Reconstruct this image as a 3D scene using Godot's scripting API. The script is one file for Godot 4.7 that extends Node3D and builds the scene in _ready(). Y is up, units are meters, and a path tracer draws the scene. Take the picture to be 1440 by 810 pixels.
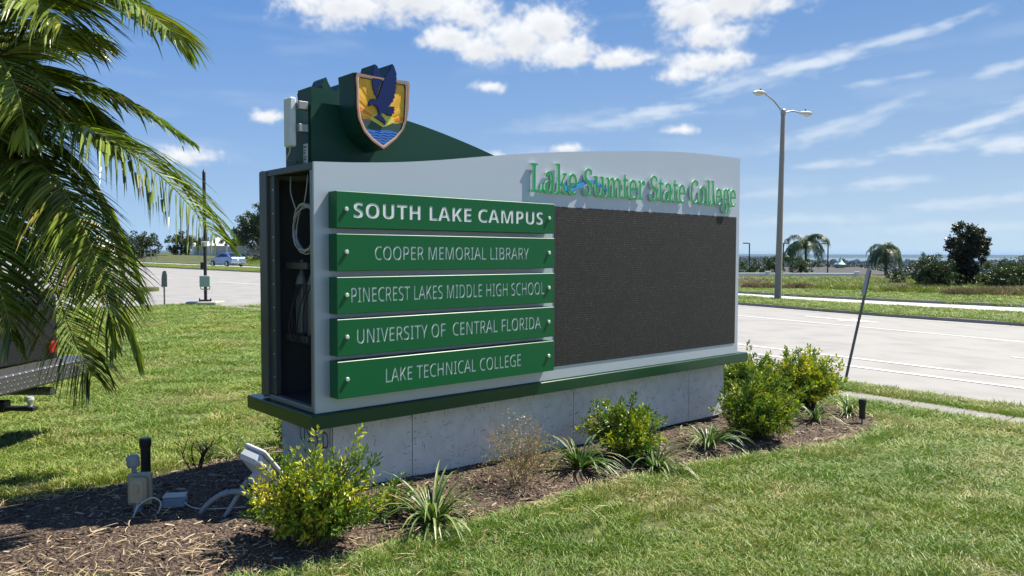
extends Node3D
# A college monument sign on a lawn beside a wide road. x right, y up, -z away from the camera, metres.
# Roads run along e at constant c, where c = x - z and e = -z - x.

const YAW := 0.7219
const SIGN_AT := Vector3(-1.193, 0, -4.7)
var rng := RandomNumberGenerator.new()
var M := {}
var used := {}

# ---------------------------------------------------------------- mesh builder
class MB:
	var v := PackedVector3Array()
	var n := PackedVector3Array()
	var c := PackedColorArray()
	var u := PackedVector2Array()
	var col := Color.WHITE
	func tri(a: Vector3, b: Vector3, d: Vector3) -> void:  # counter-clockwise seen from outside
		var m := (b - a).cross(d - a).normalized()
		v.append(a); v.append(d); v.append(b)
		n.append(m); n.append(m); n.append(m)
		c.append(col); c.append(col); c.append(col)
		u.append(Vector2(a.x, -a.y)); u.append(Vector2(d.x, -d.y)); u.append(Vector2(b.x, -b.y))
	func trin(a: Vector3, b: Vector3, d: Vector3, na: Vector3, nb: Vector3, nd: Vector3) -> void:
		v.append(a); v.append(d); v.append(b)
		n.append(na); n.append(nd); n.append(nb)
		c.append(col); c.append(col); c.append(col)
		u.append(Vector2(a.x, -a.y)); u.append(Vector2(d.x, -d.y)); u.append(Vector2(b.x, -b.y))
	func quad(a: Vector3, b: Vector3, d: Vector3, e: Vector3) -> void:
		tri(a, b, d); tri(a, d, e)
	func quadn(a: Vector3, b: Vector3, d: Vector3, e: Vector3, na: Vector3, nb: Vector3, nd: Vector3, ne: Vector3) -> void:
		trin(a, b, d, na, nb, nd); trin(a, d, e, na, nd, ne)
	func outw(a: Vector3, b: Vector3, d: Vector3, mid: Vector3) -> void:
		if (b - a).cross(d - a).dot((a + b + d) / 3.0 - mid) < 0.0: tri(a, d, b)
		else: tri(a, b, d)
	func box(t: Transform3D, size: Vector3, bev := 0.0) -> void:
		var h := size / 2.0
		var mid := t.origin
		bev = minf(bev, 0.45 * minf(size.x, minf(size.y, size.z)))
		var p := func(ax: int, sx: float, sy: float, sz: float) -> Vector3:
			var q := h
			for k in 3:
				if k != ax: q[k] -= bev
			return t * Vector3(q.x * sx, q.y * sy, q.z * sz)
		for ax in 3:
			for s in [-1.0, 1.0]:
				var q := []
				for w in [[-1.0, -1.0], [1.0, -1.0], [1.0, 1.0], [-1.0, 1.0]]:
					var sg := [0.0, 0.0, 0.0]
					sg[ax] = s; sg[(ax + 1) % 3] = w[0]; sg[(ax + 2) % 3] = w[1]
					q.append(p.call(ax, sg[0], sg[1], sg[2]))
				outw(q[0], q[1], q[2], mid); outw(q[0], q[2], q[3], mid)
		if bev <= 0.0: return
		for ax in 3:
			var b1 := (ax + 1) % 3
			var b2 := (ax + 2) % 3
			for s1 in [-1.0, 1.0]:
				for s2 in [-1.0, 1.0]:
					var q := []
					for w in [[b1, -1.0], [b1, 1.0], [b2, 1.0], [b2, -1.0]]:
						var sg := [0.0, 0.0, 0.0]
						sg[ax] = w[1]; sg[b1] = s1; sg[b2] = s2
						q.append(p.call(w[0], sg[0], sg[1], sg[2]))
					outw(q[0], q[1], q[2], mid); outw(q[0], q[2], q[3], mid)
		for sx in [-1.0, 1.0]:
			for sy in [-1.0, 1.0]:
				for sz in [-1.0, 1.0]:
					outw(p.call(0, sx, sy, sz), p.call(1, sx, sy, sz), p.call(2, sx, sy, sz), mid)
	func bx(x0: float, x1: float, y0: float, y1: float, z0: float, z1: float, bev := 0.0) -> void:
		box(Transform3D(Basis(), Vector3(x0 + x1, y0 + y1, z0 + z1) / 2.0), Vector3(x1 - x0, y1 - y0, z1 - z0), bev)
	func tube(p: Array, r: Array, sides := 8, cap := true) -> void:
		var k := p.size()
		var up := Vector3.UP
		var prev := []
		var pn := []
		for i in k:
			var d: Vector3 = (p[mini(i + 1, k - 1)] - p[maxi(i - 1, 0)]).normalized()
			if i == 0: up = (Vector3.RIGHT if absf(d.y) > 0.9 else Vector3.UP)
			var s := d.cross(up).normalized()
			up = s.cross(d).normalized()
			var rad: float = r[mini(i, r.size() - 1)]
			var ring := []
			var nn := []
			for j in sides:
				var a := TAU * j / sides
				var q := s * cos(a) + up * sin(a)
				ring.append(p[i] + q * rad); nn.append(q)
			if i > 0:
				for j in sides:
					var j2 := (j + 1) % sides
					quadn(prev[j], ring[j], ring[j2], prev[j2], pn[j], nn[j], nn[j2], pn[j2])
			if cap and i == 0:
				for j in range(1, sides - 1): tri(ring[0], ring[j], ring[j + 1])
			if cap and i == k - 1:
				for j in range(1, sides - 1): tri(ring[0], ring[j + 1], ring[j])
			prev = ring; pn = nn
	func lathe(prof: Array, t: Transform3D, sides := 16) -> void:  # prof: Vector2(radius, height) from the bottom up
		for i in prof.size() - 1:
			var a: Vector2 = prof[i]
			var b: Vector2 = prof[i + 1]
			var m := Vector2(b.y - a.y, a.x - b.x).normalized()
			for j in sides:
				var c0 := Vector2.from_angle(TAU * j / sides)
				var c1 := Vector2.from_angle(TAU * (j + 1) / sides)
				var n0 := t.basis * Vector3(c0.x * m.x, m.y, c0.y * m.x)
				var n1 := t.basis * Vector3(c1.x * m.x, m.y, c1.y * m.x)
				var a0 := t * Vector3(c0.x * a.x, a.y, c0.y * a.x)
				var a1 := t * Vector3(c1.x * a.x, a.y, c1.y * a.x)
				var b0 := t * Vector3(c0.x * b.x, b.y, c0.y * b.x)
				var b1 := t * Vector3(c1.x * b.x, b.y, c1.y * b.x)
				if a.x > 0.0: trin(a0, b1, a1, n0, n1, n1)
				if b.x > 0.0: trin(a0, b0, b1, n0, n0, n1)
	func extrude(poly: PackedVector2Array, z0: float, z1: float, t := Transform3D.IDENTITY, back := true) -> void:
		var q := poly.duplicate()
		if Geometry2D.is_polygon_clockwise(q): q.reverse()
		var ix := Geometry2D.triangulate_polygon(q)
		for i in range(0, ix.size(), 3):
			var a := q[ix[i]]
			var b := q[ix[i + 1]]
			var d := q[ix[i + 2]]
			if (b - a).cross(d - a) < 0.0:
				var s := b
				b = d; d = s
			tri(t * Vector3(a.x, a.y, z1), t * Vector3(b.x, b.y, z1), t * Vector3(d.x, d.y, z1))
			if back: tri(t * Vector3(a.x, a.y, z0), t * Vector3(d.x, d.y, z0), t * Vector3(b.x, b.y, z0))
		walls([q], z0, z1, t)
	func walls(loops: Array, z0: float, z1: float, t := Transform3D.IDENTITY) -> void:
		for q in loops:
			for i in q.size():
				var a: Vector2 = q[i]
				var b: Vector2 = q[(i + 1) % q.size()]
				quad(t * Vector3(a.x, a.y, z0), t * Vector3(b.x, b.y, z0), t * Vector3(b.x, b.y, z1), t * Vector3(a.x, a.y, z1))
	func leaf(p: Vector3, d: Vector3, side: Vector3, l: float, w: float, fold := 0.25) -> void:
		var up := side.cross(d).normalized()
		var m := p + d * (l * 0.45)
		var tip := p + d * l - up * (l * 0.12)
		var a := m + side * (w * 0.5) + up * (w * fold)
		var b := m - side * (w * 0.5) + up * (w * fold)
		tri(p, tip, a); tri(p, b, tip)
	func strap(p: Array, w: Array, side: Vector3, fold := 0.2) -> void:  # a long leaf, folded along its middle
		for i in p.size() - 1:
			var d: Vector3 = (p[i + 1] - p[i]).normalized()
			var s := (side - d * side.dot(d)).normalized()
			var up := s.cross(d)
			var w0: float = w[i]
			var w1: float = w[i + 1]
			var a0: Vector3 = p[i] + (s + up * fold) * w0
			var b0: Vector3 = p[i] + (up * fold - s) * w0
			var a1: Vector3 = p[i + 1] + (s + up * fold) * w1
			var b1: Vector3 = p[i + 1] + (up * fold - s) * w1
			if w1 > 0.0:
				quad(p[i], p[i + 1], a1, a0); quad(b0, b1, p[i + 1], p[i])
			else:
				tri(p[i], p[i + 1], a0); tri(b0, p[i + 1], p[i])
	func add_to(m: ArrayMesh, mat: Material) -> void:
		if v.is_empty(): return
		var a := []
		a.resize(Mesh.ARRAY_MAX)
		a[Mesh.ARRAY_VERTEX] = v; a[Mesh.ARRAY_NORMAL] = n; a[Mesh.ARRAY_COLOR] = c; a[Mesh.ARRAY_TEX_UV] = u
		m.add_surface_from_arrays(Mesh.PRIMITIVE_TRIANGLES, a)
		m.surface_set_material(m.get_surface_count() - 1, mat)
	func mesh(mat: Material) -> ArrayMesh:
		var m := ArrayMesh.new()
		add_to(m, mat)
		return m

# ---------------------------------------------------------------- nodes
func numbered(s: String) -> String:
	var k: int = used.get(s, 0)
	used[s] = k + 1
	return s if k == 0 else "%s_%03d" % [s, k]

func tag(o: Node, label: String, category := "", group := "", kind := "") -> Node:
	o.set_meta("label", label)
	if category: o.set_meta("category", category)
	if group: o.set_meta("group", group)
	if kind: o.set_meta("kind", kind)
	return o

func thing(called: String, at: Vector3, turn: float, label: String, category: String, group := "") -> Node3D:
	var o := Node3D.new()
	o.name = numbered(called)
	add_child(o)
	o.position = at
	o.rotation.y = turn
	tag(o, label, category, group)
	return o

func put(b: MB, called: String, m: Material, parent: Node = self) -> MeshInstance3D:
	var o := MeshInstance3D.new()
	o.mesh = b.mesh(m)
	o.name = numbered(called) if parent == self else called
	parent.add_child(o, true)
	return o

func put_mesh(mesh: Mesh, called: String, parent: Node) -> MeshInstance3D:
	var o := MeshInstance3D.new()
	o.mesh = mesh
	o.name = numbered(called) if parent == self else called
	parent.add_child(o, true)
	return o

func copies(called: String, mesh: Mesh, where: Array, cols: Array, parent: Node = self) -> MultiMeshInstance3D:
	var mm := MultiMesh.new()
	mm.transform_format = MultiMesh.TRANSFORM_3D
	mm.use_colors = true
	mm.mesh = mesh
	mm.instance_count = where.size()
	for i in where.size():
		mm.set_instance_transform(i, where[i])
		mm.set_instance_color(i, cols[i])
	var o := MultiMeshInstance3D.new()
	o.multimesh = mm
	o.name = numbered(called) if parent == self else called
	parent.add_child(o, true)
	return o

func rf(a: float, b: float) -> float:
	return rng.randf_range(a, b)

func rdir() -> Vector3:
	var y := rf(-1, 1)
	var a := rf(0, TAU)
	var k := sqrt(1.0 - y * y)
	return Vector3(cos(a) * k, y, sin(a) * k)

func pts2(a: Array) -> PackedVector2Array:
	var o := PackedVector2Array()
	for i in range(0, a.size(), 2): o.append(Vector2(a[i], a[i + 1]))
	return o

func smooth_path(p: Array, per := 6) -> Array:  # Catmull-Rom through the points
	var o := []
	for i in p.size() - 1:
		var a = p[maxi(i - 1, 0)]
		var d = p[mini(i + 2, p.size() - 1)]
		for k in per:
			o.append(p[i].cubic_interpolate(p[i + 1], a, d, float(k) / per))
	o.append(p[-1])
	return o

# ---------------------------------------------------------------- materials (colours are linear)
func mat(called: String, c: Color, rough: float, metal := 0.0, opt := {}) -> StandardMaterial3D:
	var m := StandardMaterial3D.new()
	m.resource_name = called
	m.albedo_color = c.linear_to_srgb()
	m.roughness = rough
	m.metallic = metal
	for k in opt: m.set(k, opt[k])
	M[called] = m
	return m

func noise_tex(f: float, stops: Array, s := 512, oct := 5, sd := 1, type := FastNoiseLite.TYPE_SIMPLEX) -> NoiseTexture2D:
	var n := FastNoiseLite.new()
	n.noise_type = type
	n.seed = sd
	n.frequency = f
	n.fractal_octaves = oct
	var t := NoiseTexture2D.new()
	t.width = s; t.height = s
	t.seamless = true
	t.noise = n
	if stops:
		var g := Gradient.new()
		var off := PackedFloat32Array()
		var cs := PackedColorArray()
		for q in stops:
			off.append(q[0]); cs.append((q[1] as Color).linear_to_srgb())
		g.offsets = off; g.colors = cs
		t.color_ramp = g
	return t

func world_tex(m: StandardMaterial3D, tex: Texture2D, metres: float, over: Texture2D = null, over_m := 1.0) -> void:
	m.albedo_texture = tex
	m.uv1_triplanar = true
	m.uv1_world_triplanar = true
	m.uv1_scale = Vector3.ONE / metres
	if over:
		m.detail_enabled = true
		m.detail_albedo = over
		m.detail_blend_mode = BaseMaterial3D.BLEND_MODE_MUL
		m.detail_uv_layer = BaseMaterial3D.DETAIL_UV_2
		m.uv2_triplanar = true
		m.uv2_world_triplanar = true
		m.uv2_scale = Vector3.ONE / over_m

func bump(m: StandardMaterial3D, tex: Texture2D, cm: float) -> void:
	m.heightmap_enabled = true
	m.heightmap_texture = tex
	m.heightmap_scale = cm

func grey(a: float) -> Color:
	return Color(a, a, a)

func make_materials() -> void:
	var W := {"vertex_color_use_as_albedo": true}
	# sign
	mat("silver paint", Color(0.47, 0.52, 0.59), 0.45, 0.3)
	M["silver paint"].roughness_texture = noise_tex(0.004, [[0.0, grey(0.75)], [1.0, grey(1.0)]], 256, 4, 4)
	M["silver paint"].uv1_triplanar = true
	mat("panel green", Color(0.001, 0.105, 0.030), 0.38, 0.0, {"metallic_specular": 0.4})
	mat("tower green", Color(0.006, 0.052, 0.034), 0.45, 0.0, {"metallic_specular": 0.35})
	mat("ledge green", Color(0.002, 0.048, 0.018), 0.3)
	mat("letter silver", Color(0.74, 0.76, 0.77), 0.45, 0.1)
	mat("letter green", Color(0.006, 0.29, 0.085), 0.4)
	mat("letter return", Color(0.62, 0.84, 0.66), 0.4)
	mat("swoosh blue", Color(0.03, 0.30, 0.66), 0.4)
	mat("bolt", Color(0.75, 0.77, 0.76), 0.3, 0.6)
	mat("frame grey", Color(0.075, 0.088, 0.094), 0.45, 0.2)
	mat("frame edge", Color(0.26, 0.29, 0.30), 0.42, 0.5)
	mat("inside", Color(0.075, 0.080, 0.083), 0.6)
	mat("black line", Color(0.012, 0.013, 0.014), 0.6)
	mat("rail", Color(0.10, 0.11, 0.115), 0.5, 0.4)
	mat("supply", Color(0.20, 0.21, 0.21), 0.5, 0.2)
	mat("cable grey", Color(0.42, 0.43, 0.42), 0.5)
	mat("wire black", Color(0.012, 0.012, 0.012), 0.5)
	mat("antenna", Color(0.62, 0.64, 0.66), 0.4)
	mat("label paper", Color(0.6, 0.62, 0.62), 0.6)
	mat("label ink", Color(0.12, 0.14, 0.17), 0.6)
	mat("copper", Color(0.42, 0.21, 0.135), 0.45, 0.15)
	mat("pale rim", Color(0.70, 0.56, 0.50), 0.5)
	mat("emblem yellow", Color(0.86, 0.50, 0.035), 0.5)
	mat("emblem gold", Color(0.80, 0.40, 0.02), 0.5)
	mat("emblem orange", Color(0.78, 0.22, 0.025), 0.5)
	mat("emblem glow", Color(0.74, 0.66, 0.10), 0.5)
	mat("emblem hill", Color(0.018, 0.065, 0.045), 0.5)
	mat("emblem water", Color(0.025, 0.13, 0.48), 0.5)
	mat("emblem wave", Color(0.10, 0.28, 0.66), 0.5)
	mat("emblem navy", Color(0.005, 0.022, 0.115), 0.6, 0.0, {"metallic_specular": 0.25})
	# led screen: dark modules with rows of tiny lamps
	var led := Image.create(256, 256, false, Image.FORMAT_RGB8)
	led.fill(Color(0.009, 0.0078, 0.0072).linear_to_srgb())
	rng.seed = 77
	for j in 32:
		for i in 32:
			var g := rf(0.012, 0.042)
			var cc := Color(g, g * rf(0.92, 1.0), g * rf(0.86, 0.98)).linear_to_srgb()
			led.fill_rect(Rect2i(i * 8 + 1, j * 8 + 2, 6, 4), cc)
			if rng.randf() < 0.12:
				led.fill_rect(Rect2i(i * 8 + 2, j * 8 + 3, 4, 2), grey(rf(0.06, 0.14)).linear_to_srgb())
	mat("led face", grey(1.0), 0.7, 0.0, {"albedo_texture": ImageTexture.create_from_image(led), "uv1_scale": Vector3(1.75, 1.75, 1)})
	M["led face"].detail_enabled = true
	M["led face"].detail_albedo = noise_tex(0.006, [[0.0, grey(0.75)], [1.0, grey(1.25)]], 256, 4, 9)
	M["led face"].detail_blend_mode = BaseMaterial3D.BLEND_MODE_MUL
	M["led face"].detail_uv_layer = BaseMaterial3D.DETAIL_UV_2
	M["led face"].uv2_triplanar = true
	mat("louver", Color(0.045, 0.039, 0.036), 0.5)
	# cement board with scored fibres
	var cb := Image.create(1024, 1024, false, Image.FORMAT_RGB8)
	cb.fill(grey(0.58).linear_to_srgb())
	var cn := FastNoiseLite.new()
	cn.frequency = 0.006
	cn.fractal_octaves = 5
	for y in 1024:
		for x in 1024:
			var k := 0.64 + 0.08 * cn.get_noise_2d(x, y) + 0.03 * cn.get_noise_2d(x * 9.0, y * 9.0 + 700.0)
			cb.set_pixel(x, y, Color(k * 0.99, k, k * 0.985).linear_to_srgb())
	for i in 620:
		var x := rng.randi_range(0, 1000)
		var y := rng.randi_range(0, 1000)
		var horiz := rng.randf() < 0.55
		var l := rng.randi_range(8, 46)
		var k := rf(0.06, 0.26)
		if cn.get_noise_2d(x * 0.6 + 300.0, y * 0.6) < -0.08: continue
		var thick := rng.randi_range(2, 4)
		for q in l:
			var wob := int(round(sin(q * 0.12 + x) * 3.0))
			if cn.get_noise_2d(x * 3.0 + q * 7.0, y * 5.0) < -0.12: continue
			for e in thick:
				var px := posmod(x + (q if horiz else wob + e), 1024)
				var py := posmod(y + (wob + e if horiz else q), 1024)
				cb.set_pixel(px, py, grey(k).linear_to_srgb())
	mat("cement board", grey(1.0), 0.85, 0.0, {"albedo_texture": ImageTexture.create_from_image(cb), "uv1_triplanar": true, "uv1_scale": Vector3(1.0, 1.0, 1.0)})
	mat("board print", Color(0.09, 0.10, 0.11), 0.8)
	mat("bead", Color(0.40, 0.42, 0.43), 0.5, 0.3)
	mat("screw", Color(0.22, 0.22, 0.21), 0.5, 0.5)
	# ground
	mat("lawn soil", grey(1.0), 0.95)
	world_tex(M["lawn soil"], noise_tex(0.03, [[0.0, Color(0.040, 0.042, 0.014)], [0.45, Color(0.075, 0.095, 0.022)], [0.7, Color(0.11, 0.125, 0.032)], [1.0, Color(0.20, 0.165, 0.08)]], 512, 5, 2), 1.3,
		noise_tex(0.012, [[0.0, grey(0.75)], [1.0, grey(1.0)]], 256, 4, 3), 17.0)
	mat("mulch soil", grey(1.0), 0.95)
	world_tex(M["mulch soil"], noise_tex(0.05, [[0.0, Color(0.022, 0.014, 0.010)], [0.45, Color(0.060, 0.040, 0.028)], [0.7, Color(0.14, 0.098, 0.068)], [1.0, Color(0.30, 0.225, 0.155)]], 512, 5, 5), 0.8)
	bump(M["mulch soil"], noise_tex(0.06, [], 512, 5, 6), 2.0)
	mat("asphalt", grey(1.0), 0.8)
	world_tex(M["asphalt"], noise_tex(0.2, [[0.0, Color(0.20, 0.196, 0.19)], [0.5, Color(0.275, 0.27, 0.262)], [1.0, Color(0.37, 0.365, 0.352)]], 512, 3, 11), 1.1,
		noise_tex(0.014, [[0.0, grey(0.78)], [0.35, grey(0.90)], [0.6, grey(0.98)], [1.0, grey(1.0)]], 1024, 7, 12), 23.0)
	mat("pale road", grey(1.0), 0.8)
	world_tex(M["pale road"], noise_tex(0.05, [[0.0, Color(0.42, 0.41, 0.39)], [1.0, Color(0.58, 0.57, 0.55)]], 256, 4, 21), 3.0)
	mat("concrete", grey(1.0), 0.85)
	world_tex(M["concrete"], noise_tex(0.08, [[0.0, Color(0.27, 0.26, 0.24)], [1.0, Color(0.40, 0.39, 0.365)]], 512, 5, 13), 1.7)
	mat("old concrete", grey(1.0), 0.9)
	world_tex(M["old concrete"], noise_tex(0.05, [[0.0, Color(0.13, 0.125, 0.115)], [0.6, Color(0.24, 0.23, 0.21)], [1.0, Color(0.32, 0.31, 0.285)]], 512, 5, 14), 1.4)
	mat("line paint", Color(0.66, 0.66, 0.64), 0.7)
	M["line paint"].albedo_texture = noise_tex(0.05, [[0.0, grey(0.62)], [0.35, grey(0.95)], [1.0, grey(1.0)]], 256, 4, 15)
	M["line paint"].uv1_triplanar = true
	M["line paint"].uv1_world_triplanar = true
	mat("far land", grey(1.0), 0.95)
	world_tex(M["far land"], noise_tex(0.02, [[0.0, Color(0.022, 0.040, 0.016)], [0.6, Color(0.040, 0.064, 0.022)], [1.0, Color(0.08, 0.10, 0.04)]], 512, 5, 16), 160.0)
	mat("lake", Color(0.05, 0.09, 0.12), 0.12)
	# plants
	var leafy := {"vertex_color_use_as_albedo": true, "backlight_enabled": true, "backlight": Color(0.62, 0.72, 0.34)}
	mat("grass blade", grey(1.0), 0.55, 0.0, leafy)
	mat("leaf", grey(1.0), 0.42, 0.0, leafy)
	mat("palm leaf", grey(1.0), 0.3, 0.0, {"vertex_color_use_as_albedo": true, "backlight_enabled": true, "backlight": Color(0.62, 0.70, 0.30)})
	mat("far leaf", grey(1.0), 0.6, 0.0, W)
	mat("stem", grey(1.0), 0.85, 0.0, W)
	mat("chip", grey(1.0), 0.9, 0.0, W)
	mat("bark", grey(1.0), 0.95)
	world_tex(M["bark"], noise_tex(0.05, [[0.0, Color(0.05, 0.04, 0.03)], [1.0, Color(0.17, 0.14, 0.11)]], 256, 4, 17), 0.5)
	bump(M["bark"], noise_tex(0.06, [], 256, 4, 18), 2.0)
	# hardware
	mat("black plastic", Color(0.010, 0.011, 0.012), 0.4)
	mat("black metal", Color(0.012, 0.013, 0.014), 0.45, 0.1)
	mat("white enamel", Color(0.56, 0.585, 0.61), 0.4)
	mat("lens", Color(0.25, 0.27, 0.28), 0.12)
	mat("grey pvc", Color(0.22, 0.25, 0.27), 0.5)
	mat("beige cover", Color(0.33, 0.30, 0.21), 0.35)
	mat("blue grey", Color(0.17, 0.23, 0.30), 0.5)
	mat("galvanised", Color(0.30, 0.31, 0.31), 0.45, 0.6)
	mat("rusty post", Color(0.14, 0.135, 0.13), 0.75, 0.2)
	mat("pole concrete", grey(1.0), 0.85)
	world_tex(M["pole concrete"], noise_tex(0.04, [[0.0, Color(0.20, 0.18, 0.155)], [1.0, Color(0.31, 0.285, 0.25)]], 256, 4, 19), 0.9)
	mat("lamp housing", Color(0.50, 0.50, 0.49), 0.45)
	mat("lamp glass", Color(0.55, 0.55, 0.52), 0.15)
	mat("cabinet green", Color(0.32, 0.40, 0.36), 0.5)
	mat("sign back", Color(0.16, 0.175, 0.175), 0.5, 0.4)
	mat("stop red", Color(0.32, 0.018, 0.018), 0.45)
	mat("white paint", Color(0.72, 0.72, 0.70), 0.6)
	mat("stucco", grey(1.0), 0.9)
	world_tex(M["stucco"], noise_tex(0.02, [[0.0, Color(0.36, 0.35, 0.32)], [1.0, Color(0.50, 0.49, 0.46)]], 256, 4, 20), 6.0)
	mat("roof grey", Color(0.032, 0.032, 0.037), 0.8)
	mat("roof copper", Color(0.34, 0.58, 0.50), 0.6)
	mat("wall beige", Color(0.32, 0.28, 0.23), 0.85)
	mat("car blue", Color(0.20, 0.29, 0.46), 0.25, 0.45, {"clearcoat_enabled": true, "clearcoat": 1.0, "clearcoat_roughness": 0.05})
	mat("car glass", Color(0.010, 0.013, 0.016), 0.06)
	mat("tyre", Color(0.015, 0.015, 0.015), 0.85)
	mat("rim", Color(0.45, 0.46, 0.47), 0.3, 0.8)
	mat("tail red", Color(0.25, 0.010, 0.009), 0.2)
	mat("truck paint", Color(0.014, 0.015, 0.017), 0.4, 0.0, {"metallic_specular": 0.3})
	# tread plate: raised lozenges in two directions
	var tp := Image.create(128, 128, false, Image.FORMAT_RGB8)
	tp.fill(Color.BLACK)
	for j in 128:
		for i in 128:
			var k := 0.0
			for q in 5:
				var o: Vector2 = [Vector2(32, 32), Vector2(96, 96), Vector2(96, 32), Vector2(32, 96), Vector2(160, 32)][q]
				var d := Vector2(i, j) - o
				var r := d.rotated(PI / 4 if q < 2 else -PI / 4)
				k = maxf(k, clampf(1.6 - Vector2(r.x / 26.0, r.y / 9.0).length() * 1.6, 0.0, 1.0))
			tp.set_pixel(i, j, grey(k))
	mat("tread plate", Color(0.075, 0.078, 0.085), 0.35, 0.3, {"uv1_triplanar": true, "uv1_scale": Vector3.ONE * 14.0})
	bump(M["tread plate"], ImageTexture.create_from_image(tp), 0.35)

# ---------------------------------------------------------------- sky
var n1 := FastNoiseLite.new()
var n2 := FastNoiseLite.new()
# cumulus: azimuth, elevation, half width, half height (degrees), strength
const CUMULUS := [
	[-12.0, 17.0, 4.4, 1.5, 1.0], [-7.4, 17.7, 4.8, 2.0, 1.1], [-3.4, 16.8, 2.8, 1.5, 0.9], [-4.4, 15.3, 2.2, 1.2, 1.0], [-2.0, 14.6, 2.8, 1.2, 1.05],
	[0.6, 15.2, 3.0, 1.9, 1.15], [2.6, 16.0, 2.6, 1.9, 1.1], [4.3, 14.3, 2.6, 1.3, 1.05], [7.4, 13.8, 2.6, 0.7, 0.9], [-1.7, 11.9, 1.2, 0.42, 0.85],
	[12.6, 16.6, 2.4, 1.6, 1.1], [15.8, 17.3, 4.2, 2.0, 1.15], [13.8, 15.0, 2.8, 1.1, 0.95], [14.2, 13.3, 2.8, 0.95, 0.95], [12.6, 12.5, 1.8, 0.7, 0.7],
	[-17.3, 9.4, 1.1, 0.5, 0.8], [-22.6, 6.5, 1.9, 0.6, 0.7], [11.9, 8.8, 1.1, 0.36, 0.85], [-2.2, 7.2, 1.2, 0.3, 0.5], [3.8, 7.7, 1.2, 0.28, 0.5],
]
# cirrus: azimuth, elevation, half length, half height, tilt (degrees), strength
const CIRRUS := [
	[16.5, 11.9, 5.0, 0.9, 14.0, 0.55], [20.5, 12.7, 6.5, 0.7, 12.0, 0.85], [26.5, 14.0, 5.5, 0.45, 10.0, 0.7], [10.2, 10.1, 4.2, 0.7, 7.0, 0.75], [7.5, 9.4, 3.0, 0.6, 5.0, 0.5],
	[21.8, 8.3, 4.2, 0.85, 14.0, 0.6], [25.3, 9.6, 2.5, 0.5, 18.0, 0.45], [30.8, 8.2, 4.5, 0.6, 14.0, 0.85], [28.2, 6.9, 4.0, 0.45, 6.0, 0.75], [32.6, 6.9, 2.4, 0.7, 4.0, 0.85], [34.5, 9.4, 3.0, 0.6, 10.0, 0.7],
	[32.0, 11.4, 2.2, 0.5, 12.0, 0.8], [24.6, 11.3, 1.6, 0.3, 3.0, 0.5], [27.0, 11.5, 1.6, 0.22, 4.0, 0.4], [22.0, 6.1, 3.2, 0.4, 3.0, 0.55], [25.5, 4.8, 3.4, 0.5, 2.0, 0.55], [19.0, 4.3, 4.5, 0.5, 3.0, 0.35],
	[30.5, 3.4, 5.0, 0.6, 3.0, 0.5], [20.0, 2.4, 8.0, 0.5, 1.0, 0.35], [5.0, 9.6, 5.0, 0.9, 5.0, 0.25], [1.5, 7.0, 6.0, 0.8, 3.0, 0.22], [29.0, 1.8, 7.0, 0.5, 1.0, 0.35],
]
const SKY_GAIN := 0.535
var far_clouds := []

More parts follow.
